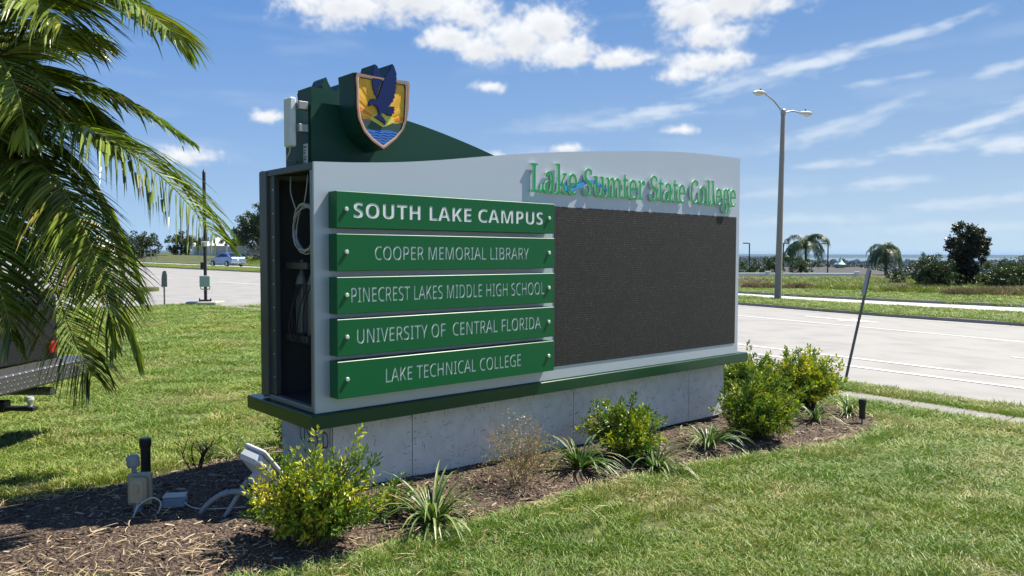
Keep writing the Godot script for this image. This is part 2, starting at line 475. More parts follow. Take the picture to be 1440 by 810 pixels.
func sky_at(az: float, el: float) -> Color:
	if el < 0.0: el = -el * 0.3
	# clear air: pale at the horizon, deeper above; a little brighter towards the sun's side
	var t := 1.0 - exp(-el / 10.5)
	var c := Color(0.47, 0.66, 0.84).lerp(Color(0.078, 0.245, 0.64), t)
	c = c.lerp(Color(0.055, 0.165, 0.45), 1.0 - exp(-maxf(el - 12.0, 0.0) / 40.0))
	var lift := 1.0 + 0.14 * cos(deg_to_rad(az - 73.0))
	c = Color(c.r * lift * lift, c.g * lift, c.b)
	var near := absf(az) < 50.0 and el < 26.0
	# cirrus
	var ci := 0.0
	for q in (CIRRUS if near else []):
		var dx: float = az - q[0]
		var dy: float = el - q[1]
		if absf(dx) > q[2] * 1.6 or absf(dy) > q[2] * 0.5 + q[3] * 2.0: continue
		var a: float = deg_to_rad(q[4])
		var x := (dx * cos(a) + dy * sin(a))
		var y := (dy * cos(a) - dx * sin(a))
		var d: float = 1.0 - sqrt(pow(x / q[2], 2) + pow(y / q[3], 2))
		if d <= -0.6: continue
		var w := n2.get_noise_2d(x * 9.0 + q[0] * 40.0, y * 55.0) * 0.5 + n2.get_noise_2d(x * 26.0 + 90.0, y * 130.0 + x * 14.0) * 0.3 + n1.get_noise_2d(az * 20.0, el * 40.0) * 0.3
		ci = maxf(ci, 0.85 * q[5] * smoothstep(0.0, 1.15, d + w * 0.95 + 0.12))
	ci += 0.10 * smoothstep(0.05, 0.6, n2.get_noise_2d(az * 3.0 + 50.0, el * 16.0)) * smoothstep(0.0, 6.0, el)
	c = c.lerp(Color(0.80, 0.87, 0.94), clampf(ci, 0.0, 0.9))
	# cumulus
	var dens := -1.0
	var low := 0.0
	for q in (CUMULUS if near else far_clouds):
		var dx: float = az - q[0]
		if not near: dx = wrapf(dx, -180.0, 180.0) * cos(deg_to_rad(el))
		var dy: float = el - q[1]
		if absf(dx) > q[2] * 1.5 or absf(dy) > q[3] * 1.7: continue
		var e: float = dy / q[3]
		if e < 0.0: e *= 1.25
		var d: float = q[4] * (1.0 - sqrt(pow(dx / q[2], 2) + e * e))
		if d > dens: low = e
		dens = maxf(dens, d)
	if dens > -0.8:
		var wx := n1.get_noise_2d(az * 9.0 + 200.0, el * 12.0) * 0.9
		var w := n1.get_noise_2d((az + wx) * 13.0, (el + wx * 0.5) * 18.0) * 0.66 + n1.get_noise_2d(az * 48.0 + 31.0, el * 60.0) * 0.26 + n1.get_noise_2d(az * 110.0, el * 130.0 + 77.0) * 0.12
		var k := dens + w * 0.9
		var alpha := 0.86 * smoothstep(-0.38, 0.72, k) + 0.14 * smoothstep(-0.05, 0.30, k)
		# the cloud's own light and grey bodies
		var lum := 0.90 + 0.10 * smoothstep(0.1, 0.9, k) - 0.20 * smoothstep(0.2, 1.2, dens - low * 0.45 + w * 0.35)
		var cc := Color(lum * 0.965, lum * 0.985, lum * 1.01)
		c = c.lerp(cc, alpha * 0.97)
	return Color(c.r * SKY_GAIN, c.g * SKY_GAIN, c.b * SKY_GAIN)

func make_sky() -> Sky:
	n1.seed = 5; n1.frequency = 0.03; n1.fractal_octaves = 5; n1.noise_type = FastNoiseLite.TYPE_SIMPLEX_SMOOTH
	n2.seed = 8; n2.frequency = 0.02; n2.fractal_octaves = 4; n2.noise_type = FastNoiseLite.TYPE_SIMPLEX_SMOOTH
	rng.seed = 31
	for i in 44:
		var a := rf(52, 308)
		var el := rf(6, 55)
		for k in 3:
			far_clouds.append([a + rf(-4, 4), el + rf(-0.8, 0.8), rf(2.0, 5.0), rf(0.8, 1.8), rf(0.8, 1.1)])
	for i in 14:  # above the frame
		far_clouds.append([rf(-60, 60), rf(29, 65), rf(2.0, 6.0), rf(0.8, 2.0), 1.0])
	var w := 512
	var h := 256
	var im := Image.create(w, h, false, Image.FORMAT_RGBF)
	for j in h:
		var el := 90.0 - (j + 0.5) / h * 180.0
		for i in w:
			if el < -4.0:
				im.set_pixel(i, j, Color(0.47, 0.64, 0.80) * SKY_GAIN)
				continue
			im.set_pixel(i, j, sky_at(wrapf((i + 0.5) / w * 360.0, -180.0, 180.0), el))
	im.resize(4096, 2048, Image.INTERPOLATE_BILINEAR)
	for j in range(788, 1027):
		var el := 90.0 - (j + 0.5) / 2048.0 * 180.0
		for i in range(-423, 423):
			im.set_pixel(posmod(i, 4096), j, sky_at((i + 0.5) / 4096.0 * 360.0, el))
	var pm := PanoramaSkyMaterial.new()
	pm.panorama = ImageTexture.create_from_image(im)
	var sky := Sky.new()
	sky.sky_material = pm
	return sky

# ---------------------------------------------------------------- terrain
func gy(x: float, z: float) -> float:
	var d := -z
	var c := x + d
	var h: float
	if x > 12.0: h = -0.444 - 0.15 * (1.0 - exp(-(x - 12.0) * 0.037 / 0.15))
	elif x > -2.0: h = -0.037 * x
	else: h = 0.074 + 0.008 * minf(-x - 2.0, 120.0)
	if c > 56.0:
		h += 0.3 * smoothstep(57.0, 88.0, c) * smoothstep(0.0, 10.0, x)
		h += 0.9 * smoothstep(57.0, 66.0, c) * smoothstep(4.0, -6.0, x)
	if d > 66.0:
		var w := smoothstep(-0.25, -0.05, x / d)
		h -= 26.0 * smoothstep(66.0, 320.0, d) * w
		h += 37.0 * smoothstep(8300.0, 8900.0, d)
	return h

func gp(x: float, d: float, up := 0.0) -> Vector3:  # a point on the ground at depth d
	return Vector3(x, gy(x, -d) + up, -d)

func ce(c: float, e: float, up := 0.0) -> Vector3:
	return gp((c - e) / 2.0, (c + e) / 2.0, up)

func span(a: float, b: float, k: int) -> Array:
	var o := []
	for i in k + 1: o.append(lerpf(a, b, float(i) / k))
	return o

func sheet(b: MB, cs: Array, es: Array, up: float) -> void:
	for i in cs.size() - 1:
		for j in es.size() - 1:
			var a := ce(cs[i], es[j], up)
			var q := ce(cs[i + 1], es[j], up)
			var r := ce(cs[i + 1], es[j + 1], up)
			var s := ce(cs[i], es[j + 1], up)
			b.quad(a, q, r, s)

func ground(called: String, b: MB, m: String, label: String) -> MeshInstance3D:
	var o := put(b, called, M[m])
	tag(o, label, "", "", "structure")
	return o

var along := []

func make_ground() -> void:
	along = [-9000.0, -4000.0, -1500.0, -600.0, -250.0, -120.0, -70.0] + span(-45.0, 31.5, 102) + [36.0, 42.0, 50.0, 58.0, 70.0, 85.0, 100.0, 120.0, 150.0, 200.0, 300.0, 600.0, 1500.0]
	var b := MB.new()
	var near_e := along.filter(func(q): return q <= 31.6)
	var lawn_c := [-1500.0, -500.0, -150.0, -60.0, -30.0, -15.0, -8.0] + span(-4.0, 13.0, 34)
	# the corner of the lawn by the side street is rounded
	for i in lawn_c.size() - 1:
		for j in near_e.size() - 1:
			b.quad(ce(lawn_c[i], near_e[j]), ce(lawn_c[i + 1], near_e[j]), ce(lawn_c[i + 1], near_e[j + 1]), ce(lawn_c[i], near_e[j + 1]))
	sheet(b, [13.0, 13.5], near_e.filter(func(q): return q < 30.8), 0.0)
	ground("lawn", b, "lawn soil", "mown green lawn around the sign with dry patches")
	b = MB.new()
	sheet(b, [14.3, 14.75, 15.2], near_e.filter(func(q): return q < 28.6), 0.0)
	ground("verge", b, "lawn soil", "narrow grass verge between the footpath and the road")
	# footpath: slabs with open joints
	var path := thing("footpath", Vector3.ZERO, 0, "narrow concrete footpath along the near side of the road", "footpath")
	path.remove_meta("category")
	path.set_meta("kind", "structure")
	for k in range(-24, 20):
		b = MB.new()
		var e0 := k * 1.5 + 0.012
		var e1 := k * 1.5 + 1.488
		for q in [[13.5, 13.9], [13.9, 14.3]]:
			b.quad(ce(q[0], e0, 0.012), ce(q[1], e0, 0.012), ce(q[1], e1, 0.012), ce(q[0], e1, 0.012))
		var lo := [ce(13.5, e0, -0.05), ce(14.3, e0, -0.05), ce(14.3, e1, -0.05), ce(13.5, e1, -0.05)]
		var hi := [ce(13.5, e0, 0.012), ce(14.3, e0, 0.012), ce(14.3, e1, 0.012), ce(13.5, e1, 0.012)]
		for i in 4: b.quad(lo[i], lo[(i + 1) % 4], hi[(i + 1) % 4], hi[i])
		put(b, "slab", M["old concrete"], path)
	b = MB.new()
	sheet(b, [13.4, 14.4], near_e.filter(func(q): return q < 30.8), -0.03)
	ground("joint_bed", b, "mulch soil", "dark earth in the joints of the footpath")
	# carriageways
	b = MB.new()
	sheet(b, [15.15, 18.0, 21.0, 25.0, 30.0, 35.0, 40.02], along, -0.06)
	var road := ground("road", b, "asphalt", "wide pale near carriageway with white lane lines")
	b = MB.new()
	sheet(b, [-90.0, -40.0, -15.0, 0.0, 8.0, 13.0, 15.2], [27.0, 29.0, 31.5, 36.0, 42.0, 50.0, 58.0], -0.064)
	ground("side_street", b, "asphalt", "pale side street joining the road at the left")
	b = MB.new()
	sheet(b, [48.4, 52.0, 55.65], along, -0.06)
	ground("far_road", b, "pale road", "far carriageway beyond the grass median")
	var lines := [[18.75, -200.0, 26.0, 0.16], [20.5, -200.0, 26.0, 0.16], [31.7, -200.0, 26.0, 0.16]]
	for l in lines:
		b = MB.new()
		sheet(b, [l[0] - l[3] * 0.71, l[0] + l[3] * 0.71], along.filter(func(q): return q > l[1] and q < l[2]), -0.052)
		put(b, "lane_line", M["line paint"], road)
	for k in range(-14, 6):
		b = MB.new()
		sheet(b, [25.4, 25.62], span(k * 17.0 - 3.0, k * 17.0 + 5.5, 4), -0.052)
		put(b, "dashed_line", M["line paint"], road)
	# turn arrow
	b = MB.new()
	var o := ce(35.2, 14.2, -0.052)
	var f := Vector3(0.7071, 0, 0.7071)
	var s := Vector3(0.7071, 0, -0.7071)
	var ar := [[-1.2, -0.14], [0.1, -0.14], [0.1, -0.7], [1.2, 0.0], [0.1, 0.7], [0.1, 0.14], [-1.2, 0.14]]
	var hull := []
	for q in ar:
		var p: Vector3 = o + f * q[0] + s * q[1]
		p.y = gy(p.x, p.z) - 0.051
		hull.append(p)
	b.quad(hull[0], hull[1], hull[5], hull[6])
	b.tri(hull[2], hull[3], hull[4])
	put(b, "arrow_marking", M["line paint"], road)
	# kerbs: median, far side, verge
	for k in [["kerb", 40.0, 40.35, 0.05, "pale kerb along the near edge of the median"], ["kerb", 48.1, 48.42, 0.05, "kerb along the far edge of the median"], ["kerb", 55.6, 56.0, 0.07, "shaded kerb along the far side of the far carriageway"], ["kerb", 15.05, 15.25, 0.015, "low kerb between the near verge and the road"]]:
		b = MB.new()
		var es: Array = along.filter(func(q): return q < (28.6 if k[1] < 20.0 else 1e9))
		for j in es.size() - 1:
			var t: float = k[3]
			var a0 := ce(k[1], es[j], -0.07)
			var a1 := ce(k[1], es[j + 1], -0.07)
			var t0 := ce(k[1] + 0.03, es[j], t)
			var t1 := ce(k[1] + 0.03, es[j + 1], t)
			var u0 := ce(k[2], es[j], t)
			var u1 := ce(k[2], es[j + 1], t)
			var w0 := ce(k[2], es[j], -0.07)
			var w1 := ce(k[2], es[j + 1], -0.07)
			b.quad(a0, t0, t1, a1)
			b.quad(t0, u0, u1, t1)
			b.quad(u0, w0, w1, u1)
		ground(k[0], b, "old concrete", k[4])
	# gutter pan before the median
	b = MB.new()
	sheet(b, [39.2, 40.0], along, -0.054)
	ground("gutter", b, "concrete", "concrete gutter before the median kerb")
	b = MB.new()
	sheet(b, [40.34, 42.5, 46.0, 48.12], along, 0.045)
	ground("median", b, "lawn soil", "grass median strip between the carriageways")
	b = MB.new()
	var nose := []
	for i in 15: nose.append(Vector2(17.0 - 1.0 + cos(-PI / 2 + PI * i / 14.0), 45.5 + 1.2 * sin(-PI / 2 + PI * i / 14.0)))
	nose = [Vector2(-40, 44.3)] + nose + [Vector2(-40, 46.7)]
	for i in nose.size():
		var p: Vector2 = nose[i]
		var q: Vector2 = nose[(i + 1) % nose.size()]
		b.quad(ce(p.x, p.y, -0.08), ce(q.x, q.y, -0.08), ce(q.x, q.y, 0.08), ce(p.x, p.y, 0.08))
		if i > 0 and i < nose.size() - 1: b.tri(ce(-40, 44.3, 0.08), ce(p.x, p.y, 0.08), ce(q.x, q.y, 0.08))
	ground("traffic_island", b, "lawn soil", "grassy traffic island in the side street")
	b = MB.new()
	sheet(b, [-1500.0, -300.0, -90.0, -40.0, -15.0, 0.0, 8.0, 15.16], [58.0, 70.0, 85.0, 100.0, 120.0, 150.0, 200.0, 300.0, 600.0, 1500.0], -0.01)
	ground("far_lawn", b, "lawn soil", "grass beyond the side street at the left")
	# the field and everything behind it to the horizon
	b = MB.new()
	var cs := [55.98, 57.0, 58.5, 60.0, 62.0, 64.0, 66.0] + span(70.0, 130.0, 15)
	var q := 140.0
	while q < 19000.0:
		cs.append(q); q *= 1.09
	var es := [-9000.0, -6000.0, -4000.0, -2500.0, -1500.0, -900.0, -600.0, -350.0, -200.0, -120.0, -80.0] + span(-60.0, 60.0, 24) + [70.0, 85.0, 100.0, 120.0, 150.0, 200.0, 300.0, 450.0, 700.0, 1000.0, 1500.0, 2200.0, 3000.0, 4200.0, 6000.0, 8000.0, 11000.0, 14000.0]
	var split := cs.filter(func(r): return r < 92.0)
	sheet(b, split, es, 0.0)
	ground("field", b, "lawn soil", "rough green field beyond the far carriageway")
	b = MB.new()
	sheet(b, [split[-1]] + cs.filter(func(r): return r > split[-1]), es, 0.0)
	ground("terrain", b, "far land", "dark wooded lowland stretching to the horizon")
	b = MB.new()
	b.quad(Vector3(-9000, -24.6, -2500), Vector3(12000, -24.6, -2500), Vector3(12000, -24.6, -8600), Vector3(-9000, -24.6, -8600))
	ground("lake", b, "lake", "pale blue lake in front of the horizon")

# ---------------------------------------------------------------- bed
const BED := [Vector2(-2.9, 3.5), Vector2(-1.6, 3.45), Vector2(-0.85, 3.85), Vector2(-0.4, 4.3), Vector2(0.05, 4.72), Vector2(0.94, 5.6), Vector2(1.7, 6.15), Vector2(2.5, 6.6), Vector2(3.2, 7.1), Vector2(3.72, 7.65), Vector2(4.0, 8.2), Vector2(3.9, 8.8), Vector2(3.4, 9.2), Vector2(2.6, 9.2), Vector2(1.5, 8.6), Vector2(0.4, 7.9), Vector2(-0.8, 7.1), Vector2(-1.7, 6.35), Vector2(-2.25, 5.75), Vector2(-2.65, 5.2), Vector2(-3.1, 4.75), Vector2(-3.9, 4.3), Vector2(-4.1, 3.8), Vector2(-3.7, 3.55)]
var bed := PackedVector2Array()
var bn := FastNoiseLite.new()

var bed_grid := PackedFloat32Array()

func bed_node(x: float, d: float) -> float:
	var p := Vector2(x, d)
	var best := 9.0
	for i in bed.size():
		best = minf(best, p.distance_to(Geometry2D.get_closest_point_to_segment(p, bed[i], bed[(i + 1) % bed.size()])))
	if not Geometry2D.is_point_in_polygon(p, bed): return -0.02
	return -0.02 + 0.06 * smoothstep(0.0, 0.35, best) + 0.012 * bn.get_noise_2d(x * 60.0, d * 60.0)

func bed_h(x: float, d: float) -> float:  # height of the mulch over the lawn
	var u := (x + 4.4) / 0.11
	var v := (d - 3.2) / 0.11
	if u < 0.0 or v < 0.0 or u >= 79.0 or v >= 57.0: return -0.02
	var i := int(u)
	var j := int(v)
	var k := j * 80 + i
	return lerpf(lerpf(bed_grid[k], bed_grid[k + 1], u - i), lerpf(bed_grid[k + 80], bed_grid[k + 81], u - i), v - j)

func on_bed(x: float, d: float, up := 0.0) -> Vector3:
	var p := gp(x, d, up)
	p.y += maxf(0.0, bed_h(x, d))
	return p

func make_bed() -> void:
	bn.seed = 3
	bn.frequency = 0.05
	var loop := BED.duplicate()
	loop.append(BED[0])
	var sm := smooth_path(loop, 5)
	sm.pop_back()
	bed = PackedVector2Array(sm)
	for j in 58:
		for i in 80: bed_grid.append(bed_node(-4.4 + i * 0.11, 3.2 + j * 0.11))
	var b := MB.new()
	var g := {}
	var st := 0.11
	var fold := func(i: int, j: int) -> Vector3:
		var key := Vector2i(i, j)
		if not g.has(key):
			var x := -4.4 + i * st
			var d := 3.2 + j * st
			g[key] = gp(x, d, bed_grid[j * 80 + i])
		return g[key]
	for i in 79:
		for j in 57:
			var x := -4.4 + i * st
			var d := 3.2 + j * st
			if Geometry2D.is_point_in_polygon(Vector2(x + st / 2, d + st / 2), bed):
				b.quad(fold.call(i, j), fold.call(i + 1, j), fold.call(i + 1, j + 1), fold.call(i, j + 1))
	ground("mulch_bed", b, "mulch soil", "planting bed of dark bark mulch around the sign base")
	# bark chips
	rng.seed = 12
	var kinds := []
	for k in 4:
		var cb := MB.new()
		var l := rf(0.5, 1.0)
		for q in 2:
			var w := rf(0.12, 0.28)
			cb.extrude(pts2([-l / 2, -w * rf(0.3, 0.6), -l * 0.1, -w * rf(0.4, 0.7), l / 2, -w * 0.2, l * rf(0.3, 0.5), w * 0.4, 0.0, w * rf(0.4, 0.6), -l * 0.45, w * 0.3]), -0.05, 0.05, Transform3D(Basis(Vector3.UP, rf(-0.4, 0.4)), Vector3(rf(-0.1, 0.1), rf(-0.1, 0.1), 0.0)) if q else Transform3D.IDENTITY)
			break
		kinds.append(cb.mesh(M["chip"]))
	var where := [[], [], [], []]
	var cols := [[], [], [], []]
	for i in 26000:
		var x := rf(-4.2, 4.2)
		var d := rf(3.3, 9.3)
		if not Geometry2D.is_point_in_polygon(Vector2(x, d), bed): continue
		var k := rng.randi_range(0, 3)
		var sc := rf(0.018, 0.06) * (0.75 if rng.randf() < 0.5 else (1.7 if rng.randf() < 0.06 else 1.0))
		var bs := Basis(Vector3.UP, rf(0, TAU)) * Basis(Vector3.RIGHT, PI / 2 + rf(-0.45, 0.45)) * Basis(Vector3.UP, rf(-0.3, 0.3))
		where[k].append(Transform3D(bs.scaled(Vector3.ONE * sc), gp(x, d, bed_h(x, d) + 0.004)))
		var t := rng.randf()
		var col := Color(0.026, 0.016, 0.011).lerp(Color(0.16, 0.105, 0.070), t * t)
		if rng.randf() < 0.30: col = Color(0.24, 0.18, 0.135).lerp(Color(0.46, 0.38, 0.30), rng.randf())
		cols[k].append(col)
	for k in 4:
		tag(copies("bark_chips", kinds[k], where[k], cols[k]), ["dark bark chips covering the bed", "long splinters of bark in the bed", "broad flakes of bark in the bed", "small bark crumbs in the bed"][k], "", "", "stuff")
	# dry straw, thickest along the edge of the bed
	var sk := []
	for k in 3:
		var sb := MB.new()
		var p := []
		var bend := rf(-0.12, 0.12)
		for i in 5: p.append(Vector3(i * 0.25 - 0.5, 0.02 * sin(i * 1.3 + k), bend * pow(i * 0.25 - 0.5, 2) * 4.0))
		sb.strap(p, [0.015, 0.024, 0.024, 0.018, 0.0], Vector3(0, 0.3, 1).normalized(), 0.3)
		sk.append(sb.mesh(M["chip"]))
	where = [[], [], []]
	cols = [[], [], []]
	for i in 40000:
		var x := rf(-4.2, 4.2)
		var d := rf(3.3, 9.3)
		var p := Vector2(x, d)
		var inside := Geometry2D.is_point_in_polygon(p, bed)
		var edge := 9.0
		for q in range(0, bed.size(), 3): edge = minf(edge, p.distance_to(bed[q]))
		var want := (0.06 + 0.22 * smoothstep(0.0, 0.4, bn.get_noise_2d(x * 14.0 + 9.0, d * 14.0)) + 0.35 * smoothstep(2.6, 3.4, x) + 0.5 * smoothstep(4.2, 3.8, d) * smoothstep(-0.2, 0.3, bn.get_noise_2d(x * 11.0, d * 11.0 + 60.0))) if inside else 0.0
		want = maxf(want, (1.0 if inside else 0.6) * smoothstep(0.55, 0.05, edge) * smoothstep(-0.45, 0.1, bn.get_noise_2d(x * 18.0 + 40.0, d * 18.0)))
		if rng.randf() > want: continue
		var k := rng.randi_range(0, 2)
		var sc := rf(0.035, 0.11)
		where[k].append(Transform3D((Basis(Vector3.UP, rf(0, TAU)) * Basis(Vector3.BACK, rf(-0.25, 0.25))).scaled(Vector3.ONE * sc), gp(x, d, maxf(0.0, bed_h(x, d)) + rf(0.008, 0.03))))
		cols[k].append(Color(0.30, 0.22, 0.12).lerp(Color(0.56, 0.46, 0.29), rng.randf()))
	for k in 3:
		tag(copies("dry_straw", sk[k], where[k], cols[k]), ["pale dry straw strewn along the edge of the bed", "bent dry grass stalks on the mulch", "short broken straw on the mulch"][k], "", "", "stuff")

# ---------------------------------------------------------------- grass
func tuft(count: int, r: float, h0: float, h1: float, w: float, lean: float) -> ArrayMesh:
	var b := MB.new()
	for i in count:
		var a := rf(0, TAU)
		var q := r * sqrt(rng.randf())
		var p := Vector3(cos(a) * q, -0.01, sin(a) * q)
		var h := rf(h0, h1)
		var dirn := Vector3(cos(a + rf(-2, 2)), 0, sin(a + rf(-2, 2))) * rf(0.1, lean)
		var side := Vector3(-sin(a + rf(-1, 1)), 0, cos(a)).normalized() * w * rf(0.6, 1.2)
		var m := p + Vector3.UP * h * 0.55 + dirn * h * 0.35
		var t := p + Vector3.UP * h * rf(0.75, 1.0) + dirn * h
		var g := rf(0.75, 1.2)
		b.col = grey(0.3 * g) if rng.randf() > 0.09 else Color(0.80 * g, 0.44 * g, 0.82 * g)
		b.quad(p - side, p + side, m + side * 0.8, m - side * 0.8)
		b.tri(m - side * 0.8, m + side * 0.8, t)
	return b.mesh(M["grass blade"])

func lawn_ok(x: float, d: float) -> bool:
	var c := x + d
	var e := d - x
	if c > 13.40 and c < 14.42: return false
	if c > 15.2 or (c > 13.5 and e > 29.5) or e > 31.4: return false
	return not Geometry2D.is_point_in_polygon(Vector2(x, d), bed)

func make_grass() -> void:
	rng.seed = 99
	var gn := FastNoiseLite.new()
	gn.seed = 4
	gn.frequency = 0.35
	var kinds := []
	for k in 4: kinds.append(tuft(50, 0.11, 0.020, 0.064, 0.0037, 1.7))
	var pile := {"w": [[], [], [], []], "c": [[], [], [], []]}
	var add := func(x: float, d: float, sc: float, hs: float, up: float) -> void:
		var k := rng.randi_range(0, 3)
		pile.w[k].append(Transform3D(Basis(Vector3.UP, rf(0, TAU)).scaled(Vector3(sc, hs, sc)), gp(x, d, up)))
		var t := gn.get_noise_2d(x, d) * 0.8 + rf(-0.5, 0.5)
		var col := Color(0.270, 0.335, 0.068).lerp(Color(0.160, 0.268, 0.052), clampf(0.5 + t, 0, 1))
		var dry := gn.get_noise_2d(x * 2.3 + 50.0, d * 2.3)
		if dry > 0.12: col = col.lerp(Color(0.42, 0.37, 0.17), clampf((dry - 0.12) * 1.5 + rf(-0.1, 0.1), 0, 0.6))
		pile.c[k].append(col * 3.33 * rf(0.8, 1.15))
	for i in 62000:  # lawn, thinner with distance
		var r := 3.0 * pow(9.5, sqrt(rng.randf()) * 0.985 + 0.0)
		var a := rf(-0.86, 0.80)
		var x := r * sin(a)
		var d := r * cos(a)
		if not lawn_ok(x, d): continue
		if gn.get_noise_2d(x * 3.1 + 70.0, d * 3.1) > 0.34 and rng.randf() < 0.7: continue  # worn spots
		var sc := clampf(r / 6.0, 0.85, 3.0)
		add.call(x, d, sc, clampf(r / 9.0, 0.95, 1.35) * (0.75 + 1.3 * maxf(0.0, gn.get_noise_2d(x * 4.0 + 9.0, d * 4.0))) * rf(0.8, 1.25), 0.0)
	for i in 2600:  # ragged rim of the bed
		var q := rng.randi_range(0, bed.size() - 1)
		var p: Vector2 = bed[q].lerp(bed[(q + 1) % bed.size()], rng.randf()) + Vector2(rf(-0.12, 0.12), rf(-0.12, 0.12))
		if Geometry2D.is_point_in_polygon(p, bed) and rng.randf() < 0.75: continue
		if lawn_ok(p.x, p.y) or rng.randf() < 0.5: add.call(p.x, p.y, rf(0.6, 1.0), rf(0.8, 1.5), 0.0)
	for i in 5200:  # footpath edges and verge
		var e := rf(-6.0, 28.0)
		var c: float = [rf(12.9, 13.44), rf(14.40, 15.18), rf(14.40, 15.18)][rng.randi_range(0, 2)]
		var x := (c - e) / 2
		var d := (c + e) / 2
		add.call(x, d, rf(1.0, 1.8), rf(1.0, 1.7), 0.0)
	for k in 4:
		tag(copies("grass", kinds[k], pile.w[k], pile.c[k]), ["short green lawn grass around the sign", "mown lawn grass with dry blades", "lawn grass with yellowed tips", "clipped lawn grass along the path and bed"][k], "", "", "stuff")
	# median and the mown strip beyond the far road
	pile.w = [[], [], [], []]
	pile.c = [[], [], [], []]
	for i in 14000:
		var e := rf(-30.0, 150.0)
		var c := rf(40.3, 48.1)
		add.call((c - e) / 2, (c + e) / 2, rf(2.4, 4.0), rf(1.0, 2.4), 0.045)
	for i in 9000:
		var e := rf(-30.0, 130.0)
		var c := rf(56.0, 66.0)
		add.call((c - e) / 2, (c + e) / 2, rf(3.5, 6.0), rf(1.5, 4.0), 0.0)
	for k in 4:
		tag(copies("roadside_grass", kinds[k], pile.w[k], pile.c[k]), ["grass of the median strip", "mown grass beyond the far kerb", "coarse roadside grass", "yellowish roadside grass"][k], "", "", "stuff")
	# tall grass of the field
	var tall := []
	for k in 3: tall.append(tuft(60, 0.35, 0.10, 0.42, 0.012, 0.7))
	var where := [[], [], []]
	var cols := [[], [], []]
	for i in 7000:
		var d := rf(40.0, 68.0)
		var x := d * rf(0.22, 0.74)
		var c := x + d
		if c < 66.0: continue
		var k := rng.randi_range(0, 2)
		var hs := rf(0.6, 1.4) * (0.5 if d > 57.0 else 1.0)
		where[k].append(Transform3D(Basis(Vector3.UP, rf(0, TAU)).scaled(Vector3(rf(1.2, 2.2), hs, rf(1.2, 2.2))), gp(x, d)))
		var col := Color(0.19, 0.26, 0.055).lerp(Color(0.28, 0.30, 0.11), rng.randf())
		if gn.get_noise_2d(x * 0.25, d * 0.25) > 0.30: col = Color(0.26, 0.22, 0.15)
		cols[k].append(col * 3.33 * rf(0.8, 1.2))
	for k in 3:
		tag(copies("tall_grass", tall[k], where[k], cols[k]), ["tall unmown grass of the field", "seeding grass stems in the field", "coarse yellow-green weeds in the field"][k], "", "", "stuff")
	# two belts of dry reddish grass
	where = [[], [], []]
	cols = [[], [], []]
	for q in [[26.6, 41.6, 3.2, 0.5, 300], [23.4, 44.8, 1.6, 0.5, 90], [15.2, 48.0, 0.8, 0.5, 40], [17.6, 48.0, 0.8, 0.5, 40]]:
		for i in q[4]:
			var k := rng.randi_range(0, 2)
			where[k].append(Transform3D(Basis(Vector3.UP, rf(0, TAU)).scaled(Vector3(1.2, rf(0.9, 1.5), 1.2)), gp(q[0] + rf(-1, 1) * q[2], q[1] + rf(-1, 1) * q[3])))
			cols[k].append(3.33 * Color(0.15, 0.115, 0.085).lerp(Color(0.24, 0.19, 0.14), rng.randf()))
	for k in 3:
		tag(copies("dry_grass", tall[k], where[k], cols[k]), ["reddish brown dry grass belt before the bushes", "brown seed heads before the bushes", "withered grass stems before the bushes"][k], "", "", "stuff")

# ---------------------------------------------------------------- lettering
func font_of(family: String, weight := 400) -> Font:
	var f := SystemFont.new()
	f.font_names = PackedStringArray([family])
	f.font_weight = weight
	return f

# One entry per character: {"tris": points, "loops": outlines}, in units of the font's size
func glyphs(text: String, font: Font, track := 0.0) -> Array:
	var out := []
	for i in text.length():
		var ch := text[i]
		if ch == " ": continue
		var tm := TextMesh.new()
		tm.text = ch
		tm.font = font
		tm.font_size = 96
		tm.pixel_size = 0.01
		tm.curve_step = 1.0
		tm.depth = 0.0
		tm.horizontal_alignment = HORIZONTAL_ALIGNMENT_LEFT
		tm.vertical_alignment = VERTICAL_ALIGNMENT_BOTTOM
		var off := font.get_string_size(text.substr(0, i), HORIZONTAL_ALIGNMENT_LEFT, -1, 96).x * 0.01 + track * i
		var arr := tm.get_mesh_arrays()
		var pv: PackedVector3Array = arr[Mesh.ARRAY_VERTEX]
		var ix: PackedInt32Array = arr[Mesh.ARRAY_INDEX] if arr[Mesh.ARRAY_INDEX] != null else PackedInt32Array(range(pv.size()))
		var tris := PackedVector2Array()
		var edges := {}
		var area := 0.0
		var flatp := PackedVector2Array()
		for k in ix: flatp.append(Vector2(snappedf(pv[k].x, 0.0001), snappedf(pv[k].y, 0.0001)))
		for k in range(0, flatp.size(), 3): area += (flatp[k + 1] - flatp[k]).cross(flatp[k + 2] - flatp[k])
		for k in range(0, flatp.size(), 3):
			var p := [flatp[k], flatp[k + 1], flatp[k + 2]]
			if area < 0.0: p.reverse()
			for q in 3:
				tris.append(p[q] + Vector2(off, 0))
				var e := [p[q], p[(q + 1) % 3]]
				var back := [e[1], e[0]]
				if edges.has(back): edges.erase(back)
				else: edges[e] = true
		var nexts := {}
		for e in edges: nexts[e[0]] = e[1]
		var loops := []
		while nexts.size():
			var at: Vector2 = nexts.keys()[0]
			var loop := PackedVector2Array()
			while nexts.has(at):
				loop.append(at + Vector2(off, 0))
				var to: Vector2 = nexts[at]
				nexts.erase(at)
				at = to
			if loop.size() > 2: loops.append(loop)
		out.append({"tris": tris, "loops": loops, "char": ch})
	return out

